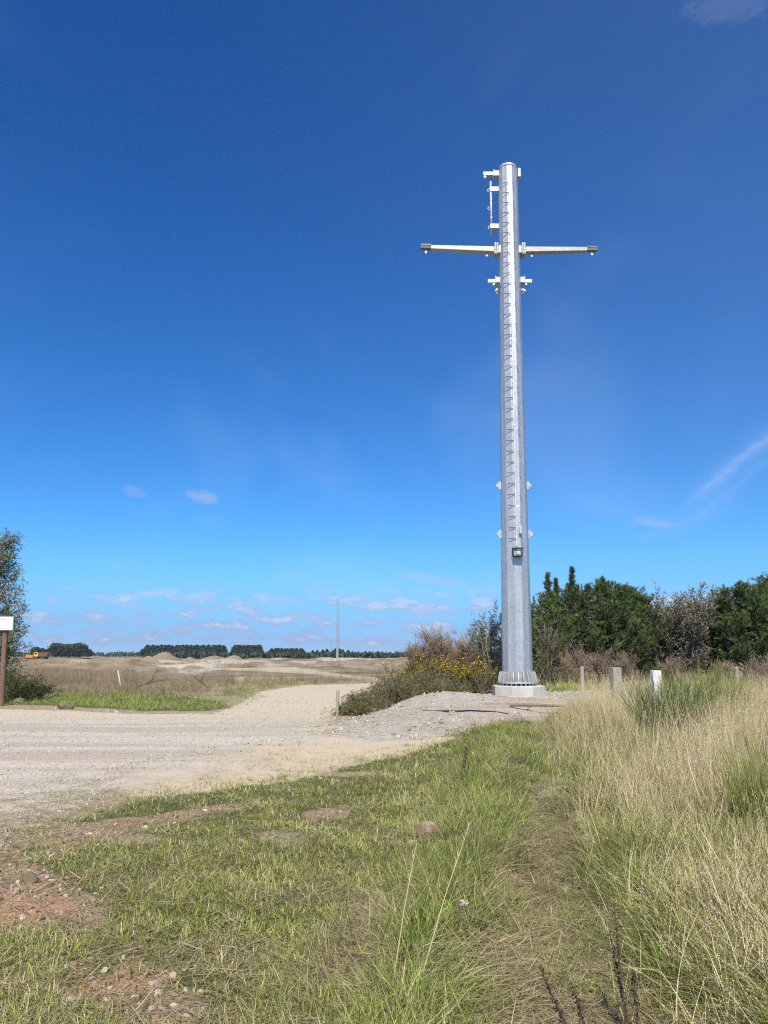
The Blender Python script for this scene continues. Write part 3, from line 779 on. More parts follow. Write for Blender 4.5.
for i in range(2):
    proto('brown grass clumps', 'low_brown_clump', *clump(34, .25, .15, .40, .009, .6, .8, (.45, .25), 3, .0), M_BROWN)
def stone(seed, mat):
    r = np.random.default_rng(seed)
    import bmesh
    bm = bmesh.new(); bmesh.ops.create_icosphere(bm, subdivisions=2, radius=1)
    sc = r.uniform(.6, 1.1, 3); sc[2] *= .6
    pl = [norm(r.normal(size=3)) for _ in range(7)]
    for v in bm.verts:
        p = np.array(v.co)
        for q_ in pl:
            d_ = p@q_
            if d_ > .62: p = p-q_*(d_-.62)
        v.co = Vector(p*sc)
    me = bpy.data.meshes.new('stone'); bm.to_mesh(me); bm.free(); me.materials.append(mat)
    return me
def stonemat():
    m, t = newmat('gravel stones'); oi = t.n('ShaderNodeObjectInfo'); tc = t.n('ShaderNodeTexCoord')
    c = t.ramp(oi.outputs['Random'], [(0, (.22,.19,.155)), (.35, (.38,.34,.285)), (.7, (.42,.385,.325)), (1, (.50,.465,.41))])
    c = t.mix(t.m('MULTIPLY', t.noise(3, tc.outputs['Object'], 3), .35), c, (.27,.23,.18)); finish(t, c, .9, 0, None, spec=.15); return m
M_STONE = stonemat()
def crumbmat():
    m, t = newmat('soil crumbs'); oi = t.n('ShaderNodeObjectInfo')
    finish(t, t.ramp(oi.outputs['Random'], [(0, (.09,.06,.035)), (.4, (.20,.135,.08)), (.75, (.34,.225,.145)), (1, (.44,.36,.27))]), .95, 0, None, spec=.1); return m
M_CRUMB = crumbmat(); PROTO['crumbs'] = bpy.data.collections.new('crumbs')
for i in range(4): PROTO['crumbs'].objects.link(bpy.data.objects.new('crumb', stone(40+i, M_CRUMB)))
PROTO['stones'] = bpy.data.collections.new('stones')
for i in range(5):
    PROTO['stones'].objects.link(bpy.data.objects.new('pebble', stone(i, M_STONE)))

def gn_scatter(name, pts, rotz, scl, coll, tiltx=None):
    n = len(pts); nv = len(PROTO[coll].objects)
    me = bpy.data.meshes.new(name); me.vertices.add(n); me.vertices.foreach_set('co', np.asarray(pts, np.float32).ravel())
    rot = np.zeros((n, 3), np.float32); rot[:, 2] = rotz
    if tiltx is not None: rot[:, 0] = tiltx[0]; rot[:, 1] = tiltx[1]
    me.attributes.new('rot', 'FLOAT_VECTOR', 'POINT').data.foreach_set('vector', rot.ravel())
    s3 = np.asarray(scl, np.float32); s3 = np.stack([s3]*3, 1) if s3.ndim == 1 else s3
    me.attributes.new('scl', 'FLOAT_VECTOR', 'POINT').data.foreach_set('vector', s3.ravel())
    me.attributes.new('pick', 'INT', 'POINT').data.foreach_set('value', rng.integers(0, nv, n).astype(np.int32))
    o = bpy.data.objects.new(name, me); COL.objects.link(o)
    ng = bpy.data.node_groups.new(name, 'GeometryNodeTree')
    ng.interface.new_socket('Geometry', in_out='INPUT', socket_type='NodeSocketGeometry'); ng.interface.new_socket('Geometry', in_out='OUTPUT', socket_type='NodeSocketGeometry')
    N = ng.nodes; gi = N.new('NodeGroupInput'); g2 = N.new('NodeGroupOutput'); ip = N.new('GeometryNodeInstanceOnPoints'); ci = N.new('GeometryNodeCollectionInfo')
    ci.inputs['Collection'].default_value = PROTO[coll]; ci.inputs['Separate Children'].default_value = True; ci.inputs['Reset Children'].default_value = True
    def at_(nm, ty):
        q_ = N.new('GeometryNodeInputNamedAttribute'); q_.data_type = ty; q_.inputs['Name'].default_value = nm; return q_.outputs['Attribute']
    er = N.new('FunctionNodeEulerToRotation')
    L = ng.links
    L.new(gi.outputs[0], ip.inputs['Points']); L.new(ci.outputs[0], ip.inputs['Instance']); ip.inputs['Pick Instance'].default_value = True
    L.new(at_('pick', 'INT'), ip.inputs['Instance Index']); L.new(at_('rot', 'FLOAT_VECTOR'), er.inputs[0]); L.new(er.outputs[0], ip.inputs['Rotation'])
    L.new(at_('scl', 'FLOAT_VECTOR'), ip.inputs['Scale']); L.new(ip.outputs[0], g2.inputs[0])
    md = o.modifiers.new('scatter', 'NODES'); md.node_group = ng
    return tag(o, kind='stuff')

def wedge(n, y0, y1, margin=2.0, pw=1.0, half=.56):
    """random ground points in view, denser close by for larger pw"""
    u = rng.uniform(size=n)
    if pw == 1.0: y = y0*(y1/y0)**u                       # density ~ 1/y per row
    else: y = y0+(y1-y0)*u
    hw = half*y+margin
    x = rng.uniform(-1, 1, n)*hw
    return x, y
def scatter(name, coll, n, y0, y1, dens, smin, smax, tilt=.12, pw=1.0, dz=0.0, grow=0.0, margin=2.0, flat=None):
    x, y = wedge(n, y0, y1, margin, pw)
    k = masks_l(x, y); p = np.clip(dens(k, x, y), 0, 1)
    keep = rng.uniform(size=n) < p; x = x[keep]; y = y[keep]
    z = height(x, y)+dz; m = len(x)
    s_ = rng.uniform(smin, smax, m)*(1+grow*np.clip((y-6)/10, 0, 2))
    s3 = np.stack([s_, s_, s_*(flat(x, y) if flat else 1)], 1)
    print(name, m)
    return gn_scatter(name, np.stack([x, y, z], 1), rng.uniform(0, 6.28, m), s3, coll, (rng.normal(0, tilt, m), rng.normal(0, tilt, m)))
def masks_l(x, y):
    k = masks(x, y)
    k['long'] = zone(LONG, .5, x, y); k['ridge'] = zone(RIDGE, .3, x, y); k['path'] = zone(PATH, .22, x, y); k['barep'] = zone(BARE, .15, x, y)
    k['verge'] = zone(VERGE, .6, x, y); k['bank'] = zone(BANK, 1.0, x, y); k['meadow'] = zone(MEADOW, .8, x, y)
    k['p1'] = fbm(x*.8, y*.8, 4); k['p2'] = fbm(x*2.3+9, y*2.3, 3); k['p3'] = fbm(x*.28+3, y*.28+1, 3)
    return k
def sg(k, x, y): return (1-.9*k['soil'])* np.maximum(k['short']*(1-k['bare']*.93)*(1-k['barep'])*(1-k['orange']), 0)*(1-.85*k['path'])
scatter('short_grass', 'short grass clumps', 62000, 2.3, 24, lambda k, x, y: sg(k, x, y)*(.35+.75*sstep(.3, .6, k['p2']))*(1-.8*k['long']), .75, 1.25, .15, grow=.45)
scatter('sparse_weeds', 'short grass clumps', 26000, 2.3, 40, lambda k, x, y: sstep(.57, .70, k['p1'])*np.clip(np.maximum(k['mixed'], .6*k['short'])*(1-k['orange'])+.6*k['pad']*(k['p2'] > .62)+.8*sstep(1.2, .1, np.abs(sdist(ROAD, x, y)+.1)), 0, 1)*(1-.9*sstep(.5, 1.2, sdist(ROAD, x, y)))*.8+.7*zone(STRIP, .4, x, y)*(k['p2'] > .48), .6, 1.1, .15, grow=.45)
scatter('lush_grass', 'lush clumps', 26000, 2.3, 26, lambda k, x, y: np.clip(.9*k['short']*sstep(.30, .06, np.abs(sdist(RIDGE, x, y))-.05)*sstep(9, 4, y)*.9+.16*sstep(.54, .66, k['p1'])*sg(k, x, y), 0, 1)*sstep(.15, -.15, sdist(BARE, x, y+.25))*(1-k['path'])*.6, .5, .95, .25)
scatter('dead_thatch', 'thatch clumps', 42000, 2.3, 18, lambda k, x, y: np.clip(.8*k['path']+.75*k['barep']+.30*k['short']*(1-.2*k['bare'])+.12*k['mixed']+.4*k['ridge'], 0, 1)*(1-.7*k['orange']), .6, 1.1, .1)
scatter('path_regrowth', 'rough clumps', 9000, 2.3, 10, lambda k, x, y: k['path']*sstep(.40, .56, k['p2'])*(.45+.5*sstep(6, 3, y)), .25, .6, .6)
scatter('rough_grass', 'rough clumps', 22000, 2.3, 24, lambda k, x, y: sstep(.1, -.2, sdist(BARE, x, y+.3))*k['ridge']*(1-.9*k['path'])*(.15+.4*(k['p2'] > .5)), .5, 1.0, .35)
scatter('ridge_straw', 'leafy straw clumps', 9000, 2.3, 20, lambda k, x, y: k['ridge']*(1-.9*k['path'])*(.15+.6*sstep(.45, .6, fbm(x*1.1+8, y*1.1, 3))), .5, 1.0, .4)
LF = lambda x, y: 1.0
def edgeh(x, y): return (.45+.55*sstep(.1, 1.5, sdist(LONG, x, y)))*(.6+.4*sstep(3, 6, y))
BROOMS = [(6.4, 15.5, 1.1), (5.0, 13.2, .75), (3.15, 6.6, .45), (7.4, 16.5, .7)]
def clear(x, y):
    f = np.ones_like(x)
    for bx_, by_, r_ in BROOMS: f *= sstep(r_*.2, r_*1.0, np.hypot(x-bx_, y-by_))
    return f
scatter('green_long_grass', 'rough clumps', 26000, 2.3, 16, lambda k, x, y: k['long']*(.35+.65*sstep(.38, .55, fbm(x*.9+4, y*.9+2, 3)))*sstep(15, 6, y)*.9, .7, 1.45, .25, flat=edgeh)
scatter('leafy_long_grass', 'leafy straw clumps', 44000, 2.3, 26, lambda k, x, y: k['long']*(.30+.6*sstep(.32, .55, k['p2']))*(1-k['pad'])*(.3+.7*clear(x, y)), .6, 1.25, .22, flat=edgeh)
scatter('tall_dry_grass', 'straw clumps', 27000, 2.6, 27, lambda k, x, y: k['long']*np.clip(.22+.75*sstep(.36, .62, k['p1']), 0, 1)*(.22+.78*sstep(3.5, 11, y))*(1-k['pad'])*clear(x, y), .7, 1.1, .10, flat=edgeh, grow=.1)
scatter('seeding_stalks', 'stalk clumps', 14000, 2.6, 18, lambda k, x, y: k['long']*(.25+.6*sstep(.4, .6, k['p1']))*.55*(1-k['pad'])*clear(x, y), .7, 1.15, .16, flat=edgeh)
scatter('meadow_grass', 'lush clumps', 30000, 19, 48, lambda k, x, y: k['meadow']*.8, 1.3, 2.4, .2, pw=0, margin=6)
scatter('meadow_straw', 'straw clumps', 3000, 19, 40, lambda k, x, y: k['meadow']*sstep(.42, .6, k['p3'])*.8, .7, 1.1, .15, pw=0, margin=6)
scatter('verge_grass', 'lush clumps', 34000, 18, 42, lambda k, x, y: np.maximum(k['verge']*(.30+.65*(k['p1'] > .42)), .5*zone(ISLE, .5, x, y)*(k['p1'] > .45)), .8, 1.4, .25, pw=0, margin=9)
scatter('bank_dry_grass', 'brown grass clumps', 46000, 22, 95, lambda k, x, y: k['bank']*sstep(.30, .50, k['p1'])*(x < -4)*(.25+.75*sstep(-6, -13, x)), .38, .68, .25, margin=8, flat=lambda x, y: .2+1.3*sstep(.28, .68, fbm(x*.45, y*.45, 3)))
scatter('quarry_scrub', 'rough clumps', 12000, 34, 150, lambda k, x, y: sstep(.56, .64, fbm(x*.10+2, y*.07, 4))*(1-k['track'])*(1-.8*k['grav'])*.6, .7, 1.5, .25, margin=8)
scatter('quarry_dark_scrub', 'brown grass clumps', 9000, 40, 210, lambda k, x, y: sstep(.60, .66, fbm(x*.16+11, y*.11+3, 4))*(1-k['track'])*.8, .6, 1.5, .3, margin=8)
scatter('quarry_dry_grass', 'brown grass clumps', 26000, 30, 190, lambda k, x, y: sstep(.45, .58, fbm(x*.09+7, y*.05+3, 4))*(1-k['track'])*(1-k['road'])*(1-.85*k['grav'])*.5*(.3+.7*sstep(75, 45, y)), .3, .65, .2, margin=8)
scatter('road_gravel', 'stones', 70000, 4.5, 30, lambda k, x, y: np.clip(.8*k['road']+.9*k['pad']+.8*k['mixed']*(1-k['sand']), 0, 1)*(.25+.75*(k['p2'] > .5)), .006, .020, .5, dz=.002, grow=.35, margin=3)
scatter('loose_stones', 'stones', 9000, 2.4, 16, lambda k, x, y: np.clip(k['mixed']+k['short']*k['bare']*1.2, 0, 1)*(sstep(.44, .6, k['p1'])*.45+.5*k['soil']), .008, .032, .5, dz=.003)
scatter('soil_crumbs', 'crumbs', 16000, 2.4, 12, lambda k, x, y: np.clip(k['soil']+k['orange'], 0, 1)*(.3+.7*(k['p2'] > .48)), .006, .030, .6, dz=.003)
scatter('pad_rubble', 'stones', 9000, 14, 30, lambda k, x, y: k['pad']*(k['p2'] > .5)*.7+.35*sstep(.7, .2, np.abs(sdist(ROAD, x, y)))*(k['p1'] > .55), .025, .07, .5, dz=.01, pw=0)
# ------------------------------------------------------------------ trees and shrubs
def leafobj(name, parts, mat, parent):
    V, Fs, C = merge(parts); return mesh_np(name, V, Fs, mat, parent, C)
def tint(n, mu, sd, r=rng): return np.clip(r.normal(mu, sd, n), 0, 1)

def pine(name, label, loc, H, rad_, seed, group, spire=.16, trunk_clear=.03, dens=1.0, spires=None):
    r = np.random.default_rng(seed)
    t = thing(name, label, 'tree', loc, 0, group)
    wood = MB()
    lean = r.normal(0, .02, 2)
    def ax(z): return np.array((lean[0]*z+.06*math.sin(z*1.1+seed), lean[1]*z, z))
    wood.tube([ax(z) for z in np.linspace(-.2, H*.97, 9)], list(np.linspace(.055*H**.6, .02, 9)), 8)
    tp = []; td = []
    def shoot(p0, d0, L, up, n, spread=.0):
        """a curved branch; returns tuft points along its outer part"""
        pts = [p0]; d = d0.copy()
        for i in range(6):
            d = norm(d+np.array((0, 0, up))/6+r.normal(0, .07, 3)); pts.append(pts[-1]+d*L/6)
        return np.array(pts)
    z = H*trunk_clear+.1
    while z < H*(1-spire):
        f = (z/H)
        g_ = f/(1-spire); prof = (min(1, (f+.12)/.34)**.6)*max(.10, 1-max(0, (g_-.25)/.80)**1.7)
        nb = r.integers(5, 8)
        a0 = r.uniform(0, 6.28)
        for b in range(nb):
            a = a0+6.283*b/nb+r.normal(0, .2)
            L = rad_*prof*r.uniform(.62, 1.12)+.15
            el = r.uniform(.05, .45)+.4*f
            d = np.array((math.cos(a)*math.cos(el), math.sin(a)*math.cos(el), math.sin(el)))
            P = shoot(ax(z), d, L, .75, 6)
            wood.tube(list(P), list(np.linspace(.012*L+.014, .006, 7)), 5, False)
            for s_ in np.linspace(.35, 1, max(3, int(L*4.2*dens))):
                i = min(5, int(s_*6)); q_ = P[i]+(P[i+1]-P[i])*(s_*6-i); dd = norm(P[i+1]-P[i])
                for k in range(3):
                    side = norm(dd*.6+r.normal(0, .75, 3)+np.array((0, 0, .35))); LL = r.uniform(.15, .5)*min(1, L)
                    m_ = max(2, int(LL/.11))
                    for u in np.linspace(.3, 1, m_): tp.append(q_+side*LL*u); td.append(norm(side+np.array((0, 0, .35))))
        z += H*.052*r.uniform(.75, 1.25)
    # leaders: upright candles rising out of the crown
    lead = [(ax(H*(1-spire)-.2), H*spire+.2)]
    for (dx, dy, zz, LL) in (spires or []): lead.append((ax(zz)+np.array((dx, dy, 0)), LL))
    for p0, LL in lead:
        wood.tube([p0, p0+np.array((.02, 0, LL*.5)), p0+np.array((0, .02, LL*.96))], [.03, .02, .008], 5)
        h = 0
        while h < LL:
            q_ = p0+np.array((0, 0, h)); rr_ = (.36*(1-h/LL)**.9*(.55+.45*((h % .30) < .10))+.03) if spire > .1 else .34*(1-h/LL)**.8+.05
            for k in range(4):
                a = r.uniform(0, 6.28); d = norm(np.array((math.cos(a), math.sin(a), r.uniform(.5, 1.3))))
                for u in np.arange(.0, rr_+.05, .08): tp.append(q_+d*u); td.append(norm(d+np.array((0, 0, .6))))
            tp.append(q_); td.append(np.array((0, 0, 1.)))
            h += .085
    wood.build('trunk', M_BARK, t)
    tp = np.array(tp); td = np.array(td); nn = 14
    pos = np.repeat(tp, nn, 0)+r.normal(0, .02, (len(tp)*nn, 3)); d = norm(np.repeat(td, nn, 0)+r.normal(0, .55, (len(tp)*nn, 3)))
    V, Fq, m = leaves(pos, d, r.uniform(.11, .21, len(pos)), .020, r, tri=True)
    tt = np.repeat(np.repeat(tint(len(tp), .48, .2, r), nn)+r.normal(0, .08, len(pos)), m)
    leafobj('crown', [(V, Fq, np.clip(tt, 0, 1))], M_PINE, t)
    return t

def base(px, Y):
    x = (px-384)/F*(Y*math.cos(PITCH)); return (x, Y, gz(x, Y)-.03)
def Hof(py, Y, z0): return at(384, py, Y).z-z0
PG = 'pine trees behind the pole and fence'
def put_pine(px, ytop, Y, rad_, seed, label, **k):
    b = base(px, Y); return pine('pine_tree', label, b, Hof(ytop, Y, b[2]), rad_, seed, PG, **k)
put_pine(549, 573, 40, 1.75, 21, 'dark pine with thin bare spire just right of the steel pole', spire=.24)
put_pine(575, 568, 42, 2.3, 22, 'tallest dark pine of the clump with a slender pointed leader', spire=.22, spires=[(-.95, -.2, 4.2, 1.5), (.8, .2, 4.0, .8)])
put_pine(604, 579, 41, 2.5, 23, 'bushy dark green pine in the middle of the pine clump', spire=.10, spires=[(.7, -.2, 4.3, 1.0), (-.8, 0, 4.5, .8)])
put_pine(629, 587, 42.5, 2.4, 24, 'rounded dark pine at the right end of the pine clump', spire=.09, spires=[(.6, -.3, 3.9, .9)])
put_pine(744, 584, 42, 2.7, 25, 'broad dark pine behind the right fence post', spire=.09, trunk_clear=.10, spires=[(-1.0, -.2, 4.0, 1.1), (.9, -.3, 4.1, 1.0)])
put_pine(655, 612, 48, 2.2, 28, 'low dark pine hidden behind the twiggy willows next to the pine clump', spire=.08)
put_pine(700, 612, 48, 2.4, 29, 'low dark pine hidden behind the willows next to the broad right pine', spire=.08)
put_pine(776, 579, 43, 2.9, 26, 'dark pine at the right edge of the photo', spire=.06, trunk_clear=.1)
put_pine(520, 600, 43, 1.4, 27, 'low dark pine hidden directly behind the steel pole', spire=.08)

def twiggy(name, label, loc, H, W, seed, group, leafmat_, barkmat, nstem=9, nleaf=5000, lsize=.07, twigmat=None, ntwig=900, tl=.45, cat='tree', bare=0.0, stem_r=.035, low=.1, part='crown'):
    """multi-stemmed tree or shrub: rising stems, forks, fine twigs, small leaves"""
    r = np.random.default_rng(seed); t = thing(name, label, cat, loc, 0, group)
    wood = MB(); segs = []
    for s_ in range(nstem):
        a = r.uniform(0, 6.28); b0 = np.array((math.cos(a), math.sin(a), 0))*W*.18*r.uniform(0, 1)
        tgt = np.array((math.cos(a)*W*r.uniform(.1, .8), math.sin(a)*W*r.uniform(.1, .8), H*r.uniform(.72, 1.0)))
        P = [b0-np.array((0, 0, .15))]
        for i in range(1, 8):
            f = i/7; P.append(b0+(tgt-b0)*np.array((f**1.3, f**1.3, f))+r.normal(0, .04*H/4, 3))
        P = np.array(P); wood.tube(list(P), list(np.linspace(stem_r, .006, 8)*H/4), 6, False); segs.append(P)
        for k in range(6):
            i = r.integers(1, 6); p0 = P[i]; d = norm(P[i+1]-P[i]+r.normal(0, .55, 3)*np.array((1, 1, .4))); L = H*r.uniform(.15, .38)
            Q = [p0]
            for j in range(5): d = norm(d+r.normal(0, .16, 3)+np.array((0, 0, .12))); Q.append(Q[-1]+d*L/5)
            Q = np.array(Q); wood.tube(list(Q), list(np.linspace(stem_r*.4, .004, 6)*H/4), 5, False); segs.append(Q)
    wood.build('trunk' if cat == 'tree' else 'stems', barkmat, t)
    allp = np.concatenate([s[:-1]+(s[1:]-s[:-1])*u for s in segs for u in (.0, .33, .66)]); alld = np.concatenate([norm(s[1:]-s[:-1]) for s in segs for u in (0, 1, 2)])
    ok = (allp[:, 2] > H*low); allp = allp[ok]; alld = alld[ok]
    # twigs
    i = r.integers(0, len(allp), ntwig); d = norm(alld[i]+r.normal(0, .7, (ntwig, 3))+np.array((0, 0, .25))); L = r.uniform(.4, 1, ntwig)*tl
    V, Fq, m = leaves(allp[i], d, L, .012+.004*r.uniform(size=ntwig), r)
    mt = twigmat or leafmat_
    leafobj('twigs', [(V, Fq, np.repeat(tint(ntwig, .5, .2, r), m))], mt, t)
    if nleaf:
        j = r.integers(0, ntwig, nleaf); u = r.uniform(.15, 1.05, nleaf)
        p = allp[i][j]+d[j]*(L[j]*u)[:, None]+r.normal(0, .02, (nleaf, 3)); dl = norm(d[j]+r.normal(0, .8, (nleaf, 3)))
        V, Fq, m = leaves(p, dl, lsize*r.uniform(.6, 1.3, nleaf), lsize*.42, r)
        cl = np.clip(fbm(p[:, 0]*1.4+seed, p[:, 2]*1.4+p[:, 1], 2), 0, 1)
        leafobj('foliage' if cat != 'tree' else 'crown', [(V, Fq, np.repeat(np.clip(cl*.5+r.normal(.25, .16, nleaf), 0, 1), m))], leafmat_, t)
    return t
WG = 'grey willows between the pines'
for px, yt, Y, W, sd, lab in ((662, 592, 43, 1.7, 31, 'grey brown half leafless willow next to the pine clump'), (688, 587, 42, 1.8, 32, 'tallest twiggy grey willow above the bright broom bush'), (714, 584, 44.5, 1.6, 33, 'brownish twiggy willow leaning against the broad right pine'), (648, 606, 44, 1.2, 34, 'short pale twiggy willow half hidden by the rounded pine')):
    b = base(px, Y); twiggy('willow_tree', lab, b, Hof(yt, Y, b[2]), W, sd, WG, M_GREYLEAF, M_PALEBARK, 12, 22000, .12, M_DRYTWIG, 2600, .55)
# shrubs close behind the pole
for px, yt, Y, W, sd, lab, lm in ((492, 607, 33, 1.0, 35, 'leggy green shrub with pale bare stems left of the steel pole', M_SHRUB), (474, 627, 34, 1.1, 36, 'dull green shrub between flowering gorse and steel pole', M_SHRUB), (546, 618, 35, .9, 37, 'yellow green shrub just right of the pole under the pines', M_SHRUB), (506, 622, 36, 1.2, 38, 'dense shrub directly behind the steel pole', M_SHRUB)):
    b = base(px, Y); twiggy('shrub', lab, b, Hof(yt, Y, b[2]), W, sd, 'leafy shrubs around the steel pole', lm, M_PALEBARK, 9, 5500, .075, M_DRYTWIG, 1200, .4, 'shrub')
SG = 'dry brown bushes under the pines'
for px, yt, Y, W, sd, lab in ((578, 640, 37, 1.1, 41, 'dry brown bush under the pines behind the thin grey post'), (600, 650, 33, .9, 42, 'pinkish brown dry bush beside the grey post'), (622, 652, 36, 1.1, 43, 'low brown brambly bush left of the white post'), (668, 655, 38, 1.2, 44, 'low brown scrub under the twiggy willows'), (760, 655, 34, .9, 45, 'dry brown scrub right of the right fence post'), (724, 660, 39, 1.0, 46, 'dark reddish scrub left of the right fence post'), (560, 655, 36, .8, 47, 'small brown bush near the foot of the pines')):
    b = base(px, Y); twiggy('dry_bush', lab, b, Hof(yt, Y, b[2]), W, sd, SG, M_DRYTWIG, M_PALEBARK, 12, 2600, .05, M_DRYTWIG, 2600, .40, 'bush', stem_r=.014, low=.02)

def gorse(name, label, loc, H, W, seed, group, flowers=0.0, brown=0.0, fine=1.0, matg=None):
    r = np.random.default_rng(seed); t = thing(name, label, 'bush', loc, 0, group)
    ns = int(46*W*W*fine)+30
    wood = MB(); tp = []; td = []; top = []
    for i in range(ns):
        a = r.uniform(0, 6.28); q_ = math.sqrt(r.uniform(0, 1)); b0 = np.array((math.cos(a), math.sin(a), 0))*W*.75*q_
        d = norm(np.array((math.cos(a)*q_*.7, math.sin(a)*q_*.7, 1.0))+r.normal(0, .22, 3)); L = H*r.uniform(.6, 1.0)*(1-.38*q_**2)
        P = [b0-np.array((0, 0, .1))]
        for j in range(5): d = norm(d+r.normal(0, .13, 3)); P.append(P[-1]+d*L/5*1.02)
        P = np.array(P)
        if i % 2 == 0: wood.tube(list(P), list(np.linspace(.016, .004, 6)), 4, False)
        for k in range(int(15*fine)):
            f = r.uniform(.22, 1)**.8*5; j = min(4, int(f)); p0 = P[j]+(P[j+1]-P[j])*(f-j); dd = norm(P[j+1]-P[j]+r.normal(0, .6, 3)); LL = r.uniform(.08, .30)
            for u in np.arange(.03, LL, .045): tp.append(p0+dd*u); td.append(dd)
            if f > 3.0: top.append(p0+dd*LL)
    wood.build('stems', M_BARK, t)
    tp = np.array(tp); td = np.array(td); nn = 4; n_ = len(tp)*nn
    pos = np.repeat(tp, nn, 0); d = norm(np.repeat(td, nn, 0)*.8+r.normal(0, .6, (n_, 3)))
    V, Fq, m = leaves(pos, d, r.uniform(.04, .085, n_), .013, r, tri=True)
    cl = fbm(tp[:, 0]*1.5+seed, tp[:, 1]*1.5+tp[:, 2]*1.3, 3)
    tt = np.repeat(np.repeat(np.clip(cl*.75+brown+r.normal(0, .12, len(tp)), 0, 1), nn), m)
    leafobj('foliage', [(V, Fq, tt)], matg or M_GORSE, t)
    if flowers > 0:
        flowers = flowers-.08
        top = np.array(top); hi = top[(fbm(top[:, 0]*1.8+seed, top[:, 1]*1.8+top[:, 2], 2) > 1-flowers) & (top[:, 2] > H*.35)]
        if len(hi):
            nn = 7; p = np.repeat(hi, nn, 0)+r.normal(0, .035, (len(hi)*nn, 3)); d = norm(r.normal(0, 1, p.shape)+np.array((0, -.3, .5)))
            V, Fq, m = leaves(p, d, .042, .036, r); leafobj('flowers', [(V, Fq, np.repeat(tint(len(p), .5, .3, r), m))], M_YELLOW, t)
    return t
GG = 'gorse bushes on the bank left of the pole'
for px, yt, Y, W, fl, br, sd, lab, mg in (
    (352, 696, 20.8, .38, 0, .15, 51, 'smallest low scrubby bush beside the thin wooden stake', None),
    (368, 681, 22, .55, 0, .08, 52, 'low grey green bush second from the stake by the road', None),
    (388, 668, 24, .75, .05, .02, 53, 'olive bush on the road side of the gravel pad', None),
    (404, 657, 26.5, .8, .30, .0, 54, 'olive gorse bush with a few yellow flowers nearest the far field', None),
    (418, 660, 24.5, .75, 0, .20, 55, 'brown dry fronted bush at the edge of the gravel pad', None),
    (434, 640, 28, 1.0, .66, .0, 56, 'gorse bush covered in yellow flowers left of the steel pole', None),
    (458, 641, 28.5, .95, .60, .05, 57, 'second yellow flowering gorse, nearer to the steel pole', None),
    (446, 668, 25.6, .8, 0, .22, 58, 'brownish low gorse in front of the yellow flowers', None),
    (476, 655, 28.5, .9, 0, .12, 59, 'dull brown green gorse left of the concrete footing', None)):
    b = base(px, Y); gorse('gorse_bush', lab, b, Hof(yt, Y, b[2]), W, sd, GG, fl, br, 1.0, mg)
for px, yt, Y, W, sd, lab in ((438, 625, 32, 1.0, 61, 'pale brown leafless bush rising above the yellow gorse'), (460, 633, 33, .9, 62, 'brown leafless bush behind the gorse nearer the pole'), (418, 640, 33, .6, 63, 'thin leafless bush behind the left of the yellow gorse')):
    b = base(px, Y); twiggy('leafless_bush', lab, b, Hof(yt, Y, b[2]), W, sd, 'leafless bushes behind the gorse', M_DRYTWIG, M_PALEBARK, 16, 5200, .05, M_DRYTWIG, 6000, .45, 'bush', stem_r=.016)
b = base(482, 26.4); dt = thing('dead_shrub', 'bare forked pale dead stem left of the concrete footing', 'dead shrub', b)
w_ = MB()
for i in range(9):
    a = random.uniform(-1, 1); w_.tube([(0, 0, -.1), (.10*a, .02, .3), (.30*a-.05, .04*i-.1, .55+.06*i), (.6*a, .08*i-.2, .8+.09*i)], [.03, .024, .014, .005], 6)
w_.build('stems', M_DRYTWIG, dt); dt.scale = (.7, .7, .7)

# left tree, its trunk just outside the frame
def gum(label, loc, H, seed):
    r = np.random.default_rng(seed); t = thing('gum_tree', label, 'tree', loc)
    wood = MB(); wood.tube([(0, 0, -.3), (.05, 0, H*.3), (.15, .1, H*.6), (.3, .1, H*.95)], [.24, .19, .11, .02], 10)
    tp = []; td = []
    for i in range(52):
        f = r.uniform(.10, .97); a = r.uniform(0, 6.28) if i > 34 else r.normal(0, .7)
        p0 = np.array((.3*f, .1*f, H*f)); L = (1.75*(1-.62*f)+.35)*r.uniform(.75, 1.1)*H/6.3
        el = r.uniform(.25, .9); d = np.array((math.cos(a)*math.cos(el), math.sin(a)*math.cos(el), math.sin(el)))
        P = [p0]
        for j in range(6): d = norm(d+np.array((.05, 0, .07))+r.normal(0, .08, 3)); P.append(P[-1]+d*L/6)
        P = np.array(P); wood.tube(list(P), list(np.linspace(.045, .006, 7)), 5, False)
        for k in range(26):
            g = r.uniform(.25, 1)*6; j = min(5, int(g)); q_ = P[j]+(P[j+1]-P[j])*(g-j); dd = norm(P[j+1]-P[j]+r.normal(0, .5, 3)+np.array((.15, 0, .1))); LL = r.uniform(.2, .5)
            for u in np.arange(.05, LL, .07): tp.append(q_+dd*u); td.append(dd)
    wood.build('trunk', M_PALEBARK, t)
    tp = np.array(tp); td = np.array(td); nn = 2; n_ = len(tp)*nn
    pos = np.repeat(tp, nn, 0)+r.normal(0, .03, (n_, 3)); d = norm(np.repeat(td, nn, 0)+r.normal(0, .5, (n_, 3)))
    V, Fq, m = leaves(pos, d, r.uniform(.07, .15, n_), .032, r)
    leafobj('crown', [(V, Fq, np.repeat(np.clip(np.repeat(tint(len(tp), .5, .2, r), nn)+r.normal(0, .12, n_), 0, 1), m))], M_GUM, t)
    return t
b = base(-22, 29); gum('tall feathery grey green tree behind the white sign', b, Hof(541, 29, b[2]), 71)
b = base(8, 33); twiggy('shrub', 'small loose grey green shrub right of the sign post', b, Hof(633, 33, b[2]), .75, 72, 'leafy shrubs on the left verge', M_GUM, M_PALEBARK, 7, 2600, .09, M_GUM, 500, .5, 'shrub')
